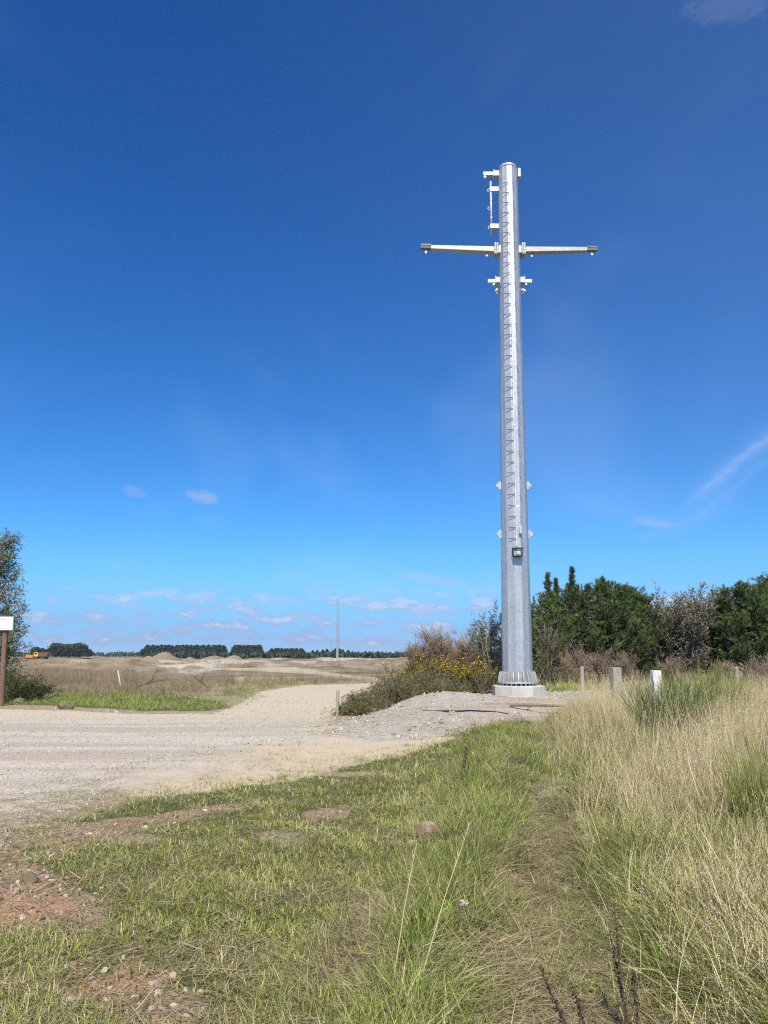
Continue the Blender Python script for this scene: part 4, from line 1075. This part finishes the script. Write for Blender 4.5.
for px, yt, Y, W, sd, lab in ((2, 658, 26.5, .9, 73, 'dark olive bush at the foot of the sign post'), (24, 668, 27.5, .9, 74, 'dark green mounded bush right of the sign post'), (-22, 652, 27, 1.1, 75, 'dark olive bush under the tree at the left edge')):
    b = base(px, Y); gorse('verge_bush', lab, b, Hof(yt, Y, b[2]), W, sd, 'dark bushes around the sign', 0, -.05)

# ------------------------------------------------------------------ sign
sb = at(1.5, 700, 24.6); sz = gz(sb.x, 24.6)
sg_ = thing('notice_sign', 'white notice board with faint reddish print on a brown post', 'sign', (sb.x, 24.6, sz))
tz = at(0, 614, 24.6).z-sz
p = MB(); lean = at(5.5, 630, 24.6).x-sb.x
p.tube([(0, 0, -.4), (lean*.5, 0, tz*.5), (lean, 0, tz-.06)], [.088, .084, .08], 12); p.build('post', M_RUSTPOST, sg_)
bw = 1.0; bxr = at(15.2, 620, 24.6).x-sb.x; zt_, zb_ = at(0, 617, 24.6).z-sz, at(0, 630, 24.6).z-sz
M_SIGN = plain('white sign sheet', (.80, .79, .78), .5, 0, .03, 3)
M_SIGNEDGE = plain('sign edge', (.45, .46, .46), .5, .3, .05, 5)
p = MB(); p.box((bxr-bw/2, -.13, (zt_+zb_)/2), (bw, .02, zt_-zb_)); bo = p.build('board', M_SIGN, sg_, bevel=.004)
p = MB()
for dx in (-bw/2, bw/2): p.box((bxr-bw/2+dx, -.127, (zt_+zb_)/2), (.025, .034, zt_-zb_+.03))
for z in (zt_, zb_): p.box((bxr-bw/2, -.127, z), (bw-.03, .034, .02))
p.build('frame', M_SIGNEDGE, bo)
M_PRINT = plain('faded print', (.50, .38, .40), .7, 0, .2, 8)
M_PRINT2 = plain('faded dark print', (.40, .40, .40), .7, 0, .2, 8)
p = MB(); p2 = MB()
p.box((bxr-.54, -.1425, zt_-.075), (.62, .003, .055))
for i in range(9): p2.box((bxr-.80+.072*i, -.1445, zt_-.075), (.035+.02*(i % 3 == 0), .003, .04))
for i in range(2): p2.box((bxr-.16+.07*i, -.1425, zt_-.08-.03*i), (.03, .003, .05))
for i in range(5): p2.box((bxr-.68+.045*i, -.1425, zt_-.20), (.028, .003, .03))
for i in range(4): p.box((bxr-.62+.06*i, -.1425, zt_-.28), (.04, .003, .022))
p.box((bxr-.25, -.1425, zt_-.28), (.06, .003, .05)); p.box((bxr-.5, -.1425, zb_+.045), (.5, .003, .016))
p.build('print_band', M_PRINT, bo); p2.build('print', M_PRINT2, bo)

# ------------------------------------------------------------------ posts and stake
def post(px, ytop, Y, w, mat, label, square=True, lean=0.0, name='fence_post'):
    x = (px-384)/F*(Y*math.cos(PITCH)); z = gz(x, Y); H = at(px, ytop, Y).z-z
    t = MB()
    if square:
        t.box((0, 0, H/2-.2), (w, w*.8, H+.4), taper=.97)
    else:
        t.tube([(0, 0, -.4), (lean*.3, 0, H*.4), (lean, 0, H-.015), (lean, 0, H)], [w/2, w/2*.97, w/2*.93, w/2*.8], 12)
    o = t.build(name, mat, None, bevel=.008); o.location = (x, Y, z); o.rotation_euler = (.02, lean*.06, random.uniform(-.3, .3))
    return tag(o, label, 'fence post' if name == 'fence_post' else 'stake', 'wooden fence posts in the long grass' if name == 'fence_post' else None)
post(654.5, 670.5, 17.5, .20, M_WHITEPOST, 'white painted square post standing in the long grass', True)
post(614.5, 667.5, 19.5, .235, M_POST, 'wide weathered grey post left of the white post', True)
post(581.5, 666.5, 29, .15, M_POST, 'thin grey post in front of the pines, leftmost of the posts', False)
post(736.5, 667, 26, .15, M_POST, 'pale round post right of the bright green broom', False, -.04)
post(337.5, 690, 20.6, .085, M_POST, 'thin upright wooden stake at the road edge beside the scrub', False, .02, 'wooden_stake')

# ------------------------------------------------------------------ broom, reeds, dead weeds
def broom(name, label, loc, H, W, seed, n, mat, cat='bush', group=None, dead=0.0, wid=.006):
    r = np.random.default_rng(seed); t = thing(name, label, cat, loc, 0, group)
    def mk(n, Hs, spread, tiltmax, w, mu):
        a = r.uniform(0, 6.28, n); q_ = np.sqrt(r.uniform(0, 1, n)); bs = np.stack([np.cos(a)*q_*spread, np.sin(a)*q_*spread, np.full(n, -.03)], 1)
        L = Hs*r.uniform(.32, 1.02, n)*(1-.30*q_); tl = tiltmax*q_*r.uniform(.4, 1.2, n)
        V, Fq, m = strips(bs, a+r.normal(0, .5, n), tl, r.normal(.05, .18, n), L, np.full(n, w), 5, twist=r.uniform(0, 6.28, n), tipw=.25)
        return V, Fq, m, np.repeat(tint(n, mu, .27, r), m)
    V, Fq, m, C = mk(n, H, W*.45, W/H*.85, wid, .5)
    parts = [(V, Fq, C)]
    # side shoots
    Vr = V.reshape(-1, 6, 2, 3).mean(2); k = n*4; i = r.integers(0, n, k); j = r.integers(1, 5, k)
    p0 = Vr[i, j]; d = norm(Vr[i, j+1 if False else np.minimum(j+1, 5)]-p0+r.normal(0, .018*H, (k, 3)))
    v2, f2, m2 = leaves(p0, d, H*r.uniform(.10, .32, k), wid*.8, r); parts.append((v2, f2, np.repeat(tint(k, .5, .2, r), m2)))
    leafobj('stems', parts, mat, t)
    if dead:
        kd = int(n*dead); V, Fq, m, C = mk(kd, H*.45, W*.5, .9, wid*1.1, .5); leafobj('dead_stems', [(V, Fq, C)], M_DEAD, t)
    return t
BG = 'green broom bushes in the long grass'
def put_broom(px, pyb, ytop, Y, W, seed, n, mat, label, dead=0.0, wid=.007):
    x = (px-384)/F*(Y*math.cos(PITCH)); z = gz(x, Y); return broom('broom_bush', label, (x, Y, z), Hof(ytop, Y, z), W, seed, n, mat, 'bush', BG, dead, wid)
put_broom(704, 0, 652, 15.5, 1.15, 81, 950, M_BROOMY, 'bright yellow green broom bush right of the white post', 0, .010)
put_broom(668, 0, 660, 13.2, .85, 82, 700, M_BROOM, 'dark green broom bush in front of the white post', .1, .010)
put_broom(640, 0, 668, 17, .5, 83, 130, M_BROOM, 'thin green broom left of the white post')
put_broom(728, 0, 675, 16.5, .7, 84, 260, M_BROOMY, 'low yellow green broom near the right fence post')
put_broom(748, 0, 712, 6.6, .26, 85, 210, M_BROOMY, 'tall bright green broom near the right edge of the photo', 0, .006)
put_broom(522, 0, 731, 10.6, .42, 86, 60, M_BROOM, 'small dark green broom seedling halfway along the path', 2.2, .005)
put_broom(512, 0, 815, 6.1, .26, 87, 42, M_BROOM, 'small broom seedling at the left edge of the trodden path', 2.0, .0045)
put_broom(448, 0, 790, 7.9, .22, 88, 60, M_DEAD, 'brown dead broom tuft above the pinkish rock', .4, .004)
x, Y_ = 4.55, 8.6
o = broom('dead_bush', 'greyish brown dead bush at the right edge of the photo', (x, Y_, gz(x, Y_)), .95, .5, 89, 260, M_DRYTWIG, 'dead bush', None, 0, .006)
def dock(px, ytop, Y, H, seed, label):
    r = np.random.default_rng(seed); x = (px-384)/F*(Y*math.cos(PITCH)); z = gz(x, Y)
    t = thing('dead_dock', label, 'dead weed', (x, Y, z), 0, 'dead brown weed stalks by the path')
    w_ = MB(); P = []
    for k in range(3):
        a = r.normal(0, .16, 2); Q = [np.array((.03*k-.03, .02*k, -.03))]
        hh = H*(1-.22*k)
        for j in range(6): Q.append(Q[-1]+np.array((a[0]+r.normal(0, .05)-.05, a[1]+r.normal(0, .05), 1.0))*hh/6)
        w_.tube(Q, list(np.linspace(.0045, .002, 7)), 6, False); P.append(np.array(Q))
    w_.build('stalks', M_BARK, t)
    pos = []; d = []
    for Q in P:
        for k in range(150):
            f = r.uniform(.35, 1)*6; j = min(5, int(f)); pos.append(Q[j]+(Q[j+1]-Q[j])*(f-j)+r.normal(0, .006, 3)); d.append(r.normal(0, 1, 3)+np.array((0, 0, .9)))
    V, Fq, m = leaves(np.array(pos), np.array(d), .016, .008, r); leafobj('seed_heads', [(V, Fq, np.repeat(tint(len(pos), .45, .2, r), m))], M_DEAD, t)
dock(622, 0, 3.6, .62, 91, 'tall dark brown dead stalk at the right edge of the path')
dock(590, 0, 3.35, .50, 92, 'shorter dark dead stalk at the bottom of the photo')
dock(462, 0, 9.4, .42, 93, 'small reddish brown dead stalks at the top of the grass ridge')
# pale dry stems leaning over the ridge
def dry_stem(px, py, L, tilt, hd, label):
    g = ground(px, py); t = MB(); d = Vector((math.cos(hd)*math.sin(tilt), math.sin(hd)*math.sin(tilt), math.cos(tilt)))
    t.tube([Vector((0, 0, -.02)), d*L*.5+Vector((0, 0, .02)), d*L], [.0028, .0022, .0012], 5)
    for i in range(10):
        q_ = d*L*(.7+.03*i); t.tube([q_, q_+Vector((random.uniform(-.012, .012), random.uniform(-.012, .012), .03))], [.0028, .001], 4)
    o = t.build('dry_stalk', M_PALESTEM, None); o.location = g; tag(o, label, 'dry grass', 'pale dry stems on the grass ridge')
M_PALESTEM = plain('pale dry stem', (.42, .36, .23), .8, 0, .15, 9)
dry_stem(418, 985, .80, .62, .9, 'long pale dry stem leaning on the grass ridge, nearest')
dry_stem(392, 985, .62, .45, 1.1, 'shorter pale dry stem left of the long one on the ridge')

# ------------------------------------------------------------------ rock, planks, litter
def rock(px, py, sx, sy, sz_, seed, cols, label, name='rock', group=None):
    r = np.random.default_rng(seed); import bmesh
    bm = bmesh.new(); bmesh.ops.create_icosphere(bm, subdivisions=4, radius=1)
    pl = [norm(r.normal(size=3)) for _ in range(11)]; th = r.uniform(.55, .85, 11)
    for v in bm.verts:
        p = np.array(v.co)
        for q_, h_ in zip(pl, th):
            d_ = p@q_
            if d_ > h_: p = p-q_*(d_-h_)*.9
        p = p*(1+.05*(fbm(np.array([p[0]*3+seed]), np.array([p[1]*3+p[2]*2]), 3)[0]-.5)); v.co = Vector(p*np.array((sx, sy, sz_)))
    me = bpy.data.meshes.new(name); bm.to_mesh(me); bm.free()
    m, t = newmat('rock'); tc = t.n('ShaderNodeTexCoord'); n1 = t.noise(5, tc.outputs['Object'], 6, .65)
    finish(t, t.ramp(n1, [(.35, cols[0]), (.65, cols[1])]), .9, 0, n1, .4, .01, .15); me.materials.append(m)
    o = bpy.data.objects.new(name, me); COL.objects.link(o); g = ground(px, py); o.location = g+Vector((0, 0, sz_*.25)); o.rotation_euler = (0, 0, r.uniform(0, 3))
    return tag(o, label, 'rock', group)
rock(431, 836, .145, .11, .10, 5, ((.22, .13, .09), (.45, .33, .27)), 'pinkish brown rock half buried in the short grass')
rock(412, 844, .05, .04, .03, 6, ((.35, .31, .25), (.52, .47, .40)), 'small pale stone left of the pinkish rock')
rock(30, 882, .09, .06, .05, 7, ((.10, .075, .055), (.20, .15, .11)), 'dark clod of earth above the orange soil patch')
rock(46, 887, .06, .05, .035, 8, ((.12, .08, .055), (.24, .17, .12)), 'small dark clod beside the larger clod')
rock(65, 709, .30, .16, .16, 9, ((.08, .065, .05), (.20, .16, .12)), 'dark earth lump at the road edge below the dry grass')
rock(20, 703, .40, .2, .14, 10, ((.09, .075, .06), (.22, .18, .14)), 'broad earth lump at the road edge near the sign')
pl_ = ground(480, 712); o = MB(); o.box((0, 0, 0), (1.45, .17, .07)); o = o.build('plank', M_POST, None, bevel=.006); o.location = pl_+Vector((.0, 0, .14)); o.rotation_euler = (.0, .0, .05)
tag(o, 'grey timber plank lying on the gravel pad before the footing', 'plank')
pl_ = ground(466, 714); o = MB(); o.tube([(-.45, -.08, .0), (-.1, -.03, .05), (.35, .0, .06)], [.018, .03, .03], 6); o.box((-.05, .03, .03), (.5, .09, .09)); o = o.build('dark_bar', M_DARK, None, bevel=.006); o.location = pl_+Vector((-.75, .12, .01))
tag(o, 'dark iron bar lying against the plank on the gravel', 'bar')
M_OLDPOLE = bark('old brown timber', (.13,.10,.075), (.26,.21,.165))
pl_ = ground(500, 706); o = MB(); o.tube([(-1.6, -.02, .0), (-.6, .03, .02), (.8, 0, .03), (1.7, .04, .0)], [.025, .045, .045, .03], 8); o = o.build('fallen_pole', M_OLDPOLE, None); o.location = pl_
tag(o, 'thin dark fallen pole lying on gravel behind the plank', 'fallen pole')
lt = ground(463, 921); r_ = np.random.default_rng(4); V = []; n_ = 26
pos = r_.normal(0, .012, (n_, 3))+np.array((0, 0, .10)); V, Fq, m = leaves(pos, r_.normal(0, 1, (n_, 3)), .018, .012, r_)
M_LITTER = plain('white seed fluff', (.50, .46, .42), .8, 0, .05)
o = mesh_np('seed_head', V, Fq, M_LITTER); o.location = lt; tag(o, 'small whitish dried flower head in the ridge grass', 'flower head')
log_ = ground(140, 672)
for (px, py, L, a, lab) in ((150, 690, 1.5, .5, 'pale broken branch lying in the dry grass'), (200, 681, 1.2, 2.2, 'dark branch pile stub right of the dry grass')):
    g = at(px, py, 34); w_ = MB(); w_.tube([(-L/2*math.cos(a), 0, .2), (0, .1, .45), (L/2*math.cos(a), .1, .3+.5*math.sin(a))], [.03, .035, .012], 6); w_.tube([(0, .1, .45), (.2, 0, .8)], [.025, .01], 6)
    o = w_.build('branch', M_DRYTWIG if 'pale' in lab else M_BARK, None); o.location = (g.x, 34, gz(g.x, 34)); tag(o, lab, 'branch')
# white leaning peg among the dry grass
g = at(122, 672, 40); w_ = MB(); w_.tube([(0, 0, -.2), (-.22, 0, .8)], [.03, .028], 8); o = w_.build('white_peg', M_WHITEPOST, None); o.location = (g.x, 40, gz(g.x, 40)); tag(o, 'white leaning peg in the far dry grass', 'peg')

# ------------------------------------------------------------------ quarry heaps, machines, far trees
def heapmat():
    m, t = newmat('gravel heap'); tc = t.n('ShaderNodeTexCoord'); n1 = t.noise(.9, tc.outputs['Object'], 6, .65); n2 = t.noise(.3, tc.outputs['Object'], 3)
    c = t.ramp(n1, [(.3, (.15,.13,.10)), (.7, (.30,.265,.215))]); c = t.mix(t.ss(n2, .45, .62), c, (.19,.155,.09)); finish(t, c, .95, 0, n1, .6, .2, .1); return m
M_HEAP = heapmat()
wh = ['pale gravel heap under the left end of the long tree belt', 'pale rounded gravel heap in front of the long tree belt', 'gravel heap below the middle of the long tree belt', 'wide low gravel heap below the right end of the long tree belt', 'small gravel heap right of the long tree belt', 'low dark gravel heap left of the others', 'near low gravel heap in the middle of the quarry', 'brownish gravel heap below the square tree clump', 'nearest small gravel heap before the quarry flats']
for i, (px, py, Y, w, h) in enumerate(HEAPS):
    r = np.random.default_rng(200+i); g = at(px, py, Y); z0 = gz(g.x, Y)
    u = np.linspace(0, 1, 15); th = np.linspace(0, 2*np.pi, 41)[:-1]; V = []
    for q_ in u:
        for a in th:
            rr_ = q_*w*.62*(1+.35*(fbm(np.array([math.cos(a)*1.3+i*3]), np.array([math.sin(a)*1.3]), 3)[0]-.5)); hh = h*max(0, 1-q_**1.5)*(.6+.8*fbm(np.array([rr_*math.cos(a)*.55+i*7]), np.array([rr_*math.sin(a)*.55+i*3]), 4)[0])
            V.append((rr_*math.cos(a)*1.25, rr_*math.sin(a), hh-.25*q_))
    n_ = 40; Fq = [(j*n_+k, (j+1)*n_+k, (j+1)*n_+(k+1) % n_, j*n_+(k+1) % n_) for j in range(14) for k in range(n_)]
    o = mesh_np('gravel_heap', V, np.array(Fq), M_HEAP, smooth=True); o.location = (g.x, Y, z0-.05)
    tag(o, wh[i], 'gravel heap', 'gravel heaps in the quarry')

rs = np.random.default_rng(77); V0 = None
mound = None
for i in range(22):
    px = rs.uniform(70, 390); py = rs.uniform(657.0, 664.5); Y = EYE*F/(py-652.5)*.78; g = at(px, 656, Y); w = rs.uniform(1.6, 4.0); h = rs.uniform(.35, .8)
    if mound is None:
        V = []
        for q_ in np.linspace(0, 1, 10):
            for a in np.linspace(0, 2*np.pi, 29)[:-1]:
                rr_ = q_*(1+.5*(fbm(np.array([math.cos(a)*1.6]), np.array([math.sin(a)*1.6]), 3)[0]-.5)); V.append((rr_*math.cos(a), rr_*math.sin(a), max(0, 1-q_**1.4)*(.45+1.1*fbm(np.array([rr_*math.cos(a)*2.4]), np.array([rr_*math.sin(a)*2.4]), 4)[0])-.1*q_))
        Fq = [(j*28+k, (j+1)*28+k, (j+1)*28+(k+1) % 28, j*28+(k+1) % 28) for j in range(9) for k in range(28)]
        mound = mesh_np('spoil_mound', V, np.array(Fq), M_HEAP, smooth=False); o = mound
    else:
        o = mound.copy(); COL.objects.link(o)
    o.location = (g.x, Y, gz(g.x, Y)-.05); o.scale = (w*1.3, w, h); o.rotation_euler = (0, 0, rs.uniform(0, 6))
    tag(o, 'low rough grey brown spoil mound on the quarry floor', 'spoil mound', 'low spoil mounds scattered over the quarry floor')
M_YEL = plain('yellow machine paint', (.68, .47, .03), .45, 0, .08, 2); M_RED = plain('rusty tipper', (.16, .07, .03), .7, 0, .2, 2); M_ORG = plain('orange machine paint', (.62, .24, .04), .5, 0, .1, 2)
M_GLASS = plain('dark glass', (.02, .025, .03), .1, 0, .02, 2, 0, .6); M_TYRE = plain('tyre rubber', (.025, .025, .026), .9, 0, .1, 4)
def truck(px, Y, label, body, bed, s=1.0):
    g = at(px, 656, Y); z = gz(g.x, Y)
    t = thing('dump_truck' if bed is not M_ORG else 'wheel_loader', label, 'dump truck' if bed is not M_ORG else 'loader', (g.x, Y, z)); t.scale = (s, s, s)
    for x in (-1.6, .7, 1.9):
        for y in (-1.05, 1.05):
            w_ = MB(); w_.tube([(x, y-.22, .62), (x, y+.22, .62)], .62, 16); w_.build('wheel', M_TYRE, t)
    c = MB(); c.box((.2, 0, .95), (5.4, 1.5, .35)); c.build('chassis', M_DARK, t)
    c = MB(); c.box((-1.75, 0, 2.0), (1.8, 2.1, 1.75), taper=.9); co = c.build('cab', body, t, bevel=.08)
    for y in (-1.03, 1.03):
        c = MB(); c.box((-1.75, y*.96, 2.35), (1.1, .04, .7)); c.build('window', M_GLASS, co)
    c = MB(); zz = 1.15
    c.prism([(-.75, -1.15), (2.95, -1.15), (2.95, 1.15), (-.75, 1.15)], zz, zz+.12)
    for y in (-1.13, 1.13): c.box((1.1, y, 2.0), (3.7, .08, 1.6))
    c.box((-.72, 0, 2.1), (.08, 2.2, 1.8)); c.box((2.92, 0, 1.8), (.08, 2.2, 1.2)); c.build('tipper_bed', bed, t)
truck(41, 250, 'yellow cabbed dump truck with rusty brown bed far across the quarry', M_YEL, M_RED, .80)
truck(28.5, 252, 'low orange machine left of the yellow truck, far away', M_ORG, M_ORG, .55)

def far_tree(seed, H, W, kind):
    """one distant tree: trunk and leafy crown of facets"""
    r = np.random.default_rng(seed); t = thing('far_tree', 'x', 'tree'); w_ = MB(); w_.tube([(0, 0, -.5), (0, 0, H*.85)], [.3, .08], 6); w_.build('trunk', M_BARK, t)
    n_ = 1500; 
    if kind == 'conifer':
        z = r.uniform(.08, 1, n_)**.9; rr_ = W*(1-z**2.2)**.7*np.sqrt(r.uniform(.1, 1, n_)); z = z*H
    else:
        d = norm(r.normal(size=(n_, 3))); q_ = r.uniform(.35, 1, n_)**.5; z = H*.55+d[:, 2]*q_*H*.45; rr_ = W*q_*np.hypot(d[:, 0], d[:, 1])
    a = r.uniform(0, 6.28, n_); k = .8+.4*fbm(np.cos(a)*1.5+seed, z*.5, 3); p = np.stack([np.cos(a)*rr_*k, np.sin(a)*rr_*k, z], 1)
    V, Fq, m = leaves(p, r.normal(0, 1, (n_, 3))+np.array((0, 0, .4)), r.uniform(.6, 1.3, n_), .6, r)
    leafobj('crown', [(V, Fq, np.repeat(tint(n_, .5, .25, r), m))], M_FARTREE, t); return t
FT = {}
def belt(px0, px1, ytop, Y, n, kind, label, group, W, var=.08, name='far_tree', cat='tree'):
    for i in range(n):
        px = px0+(px1-px0)*(i+.5)/n+random.uniform(-.3, .3)*(px1-px0)/n
        Yk = Y+random.uniform(-8, 8); g = at(px, 656, Yk); z = gz(g.x, Yk)
        H = (at(px, ytop, Yk).z-z)*random.uniform(1-var, 1+var*.4); key = (kind, i % 4)
        if key not in FT:
            o = far_tree(300+i % 4+(0 if kind == 'conifer' else 10), 10.0, 3.0, kind); FT[key] = o
            first = True
        else: o = dup(FT[key], (0, 0, 0)); 
        o.location = (g.x, Yk, z); o.rotation_euler = (0, 0, random.uniform(0, 6)); s_ = H/10; o.scale = (s_*W, s_*W, s_)
        o['label'] = label; o['group'] = group; o['category'] = 'tree'
belt(146, 225, 645.5, 560, 22, 'conifer', 'conifer in the long flat topped tree belt above the gravel heaps', 'trees of the long flat topped belt', 1.5, .04)
belt(233, 260, 645.5, 560, 9, 'conifer', 'conifer in the square topped clump right of the long belt', 'trees of the square topped clump', 1.5, .03)
belt(270, 302, 648.5, 580, 10, 'conifer', 'conifer in the low belt right of the square clump', 'trees of the low belt right of the square clump', 1.5, .04)
belt(312, 350, 649.5, 560, 9, 'conifer', 'dark pointed conifer in the uneven row behind the distant poles', 'trees in the uneven row behind the distant poles', 1.25, .22)
belt(55, 82, 643.8, 520, 8, 'round', 'round topped tree in the left clump beyond the yellow truck', 'trees of the clump beyond the yellow truck', 1.9, .10)
belt(46, 56, 648.5, 520, 2, 'round', 'low tree at the left foot of the left clump', 'low trees beside the left clump', 1.6, .03)
for px, yt, Y, lab in ((35.5, 647.0, 520, 'small lone round tree just left of the yellow truck'), (41.5, 648.2, 520, 'second small round tree above the yellow truck'), (89, 649.3, 520, 'lone round tree right of the left clump'), (144, 648.5, 545, 'lone small tree at the left end of the long belt'), (302, 649, 560, 'lone pointed conifer left of the distant poles')):
    belt(px-.5, px+.5, yt, Y, 1, 'round' if Y < 550 else 'conifer', lab, None, 1.6, 0)
for o in list(bpy.data.objects):
    if o.get('group', 0) is None: del o['group']
# hedges along the horizon: a far-off wooded line
def hedge(name, px0, px1, ytop, Y, n_, seed):
    r = np.random.default_rng(seed); px = r.uniform(px0, px1, n_); x = (px-384)/F*Y; y = Y+r.uniform(-8, 8, n_); H = EYE+(655-ytop)/F*Y
    z = H*r.uniform(0, 1, n_)*(.7+.5*fbm(x*.06, y*0+seed, 3)); p = np.stack([x, y, z], 1)
    V, Fq, m = leaves(p, r.normal(0, 1, (n_, 3))+np.array((0, 0, .6)), r.uniform(1.2, 2.6, n_), 1.3, r)
    o = mesh_np(name, V, Fq, M_FARTREE, None, np.repeat(tint(n_, .55, .25, r), m)); tag(o, kind='stuff')
hedge('far_woods', -420, 150, 653.4, 640, 7000, 1)
hedge('far_hedge', 222, 640, 653.8, 640, 6000, 2)
hedge('far_scrub', 150, 620, 655.6, 330, 9000, 3)
# ------------------------------------------------------------------ the air
hb = MB(); hb.box((0, 330, 9.0), (2400, 1300, 23.0)); m, t = newmat('haze air'); pv = t.n('ShaderNodeVolumePrincipled'); pv.inputs['Color'].default_value = (.72, .84, 1, 1); pv.inputs['Density'].default_value = .00014; pv.inputs['Anisotropy'].default_value = .2
o = t.n('ShaderNodeOutputMaterial'); t.l(pv.outputs[0], o.inputs['Volume'])
ho = hb.build('haze', m); tag(ho, kind='stuff')
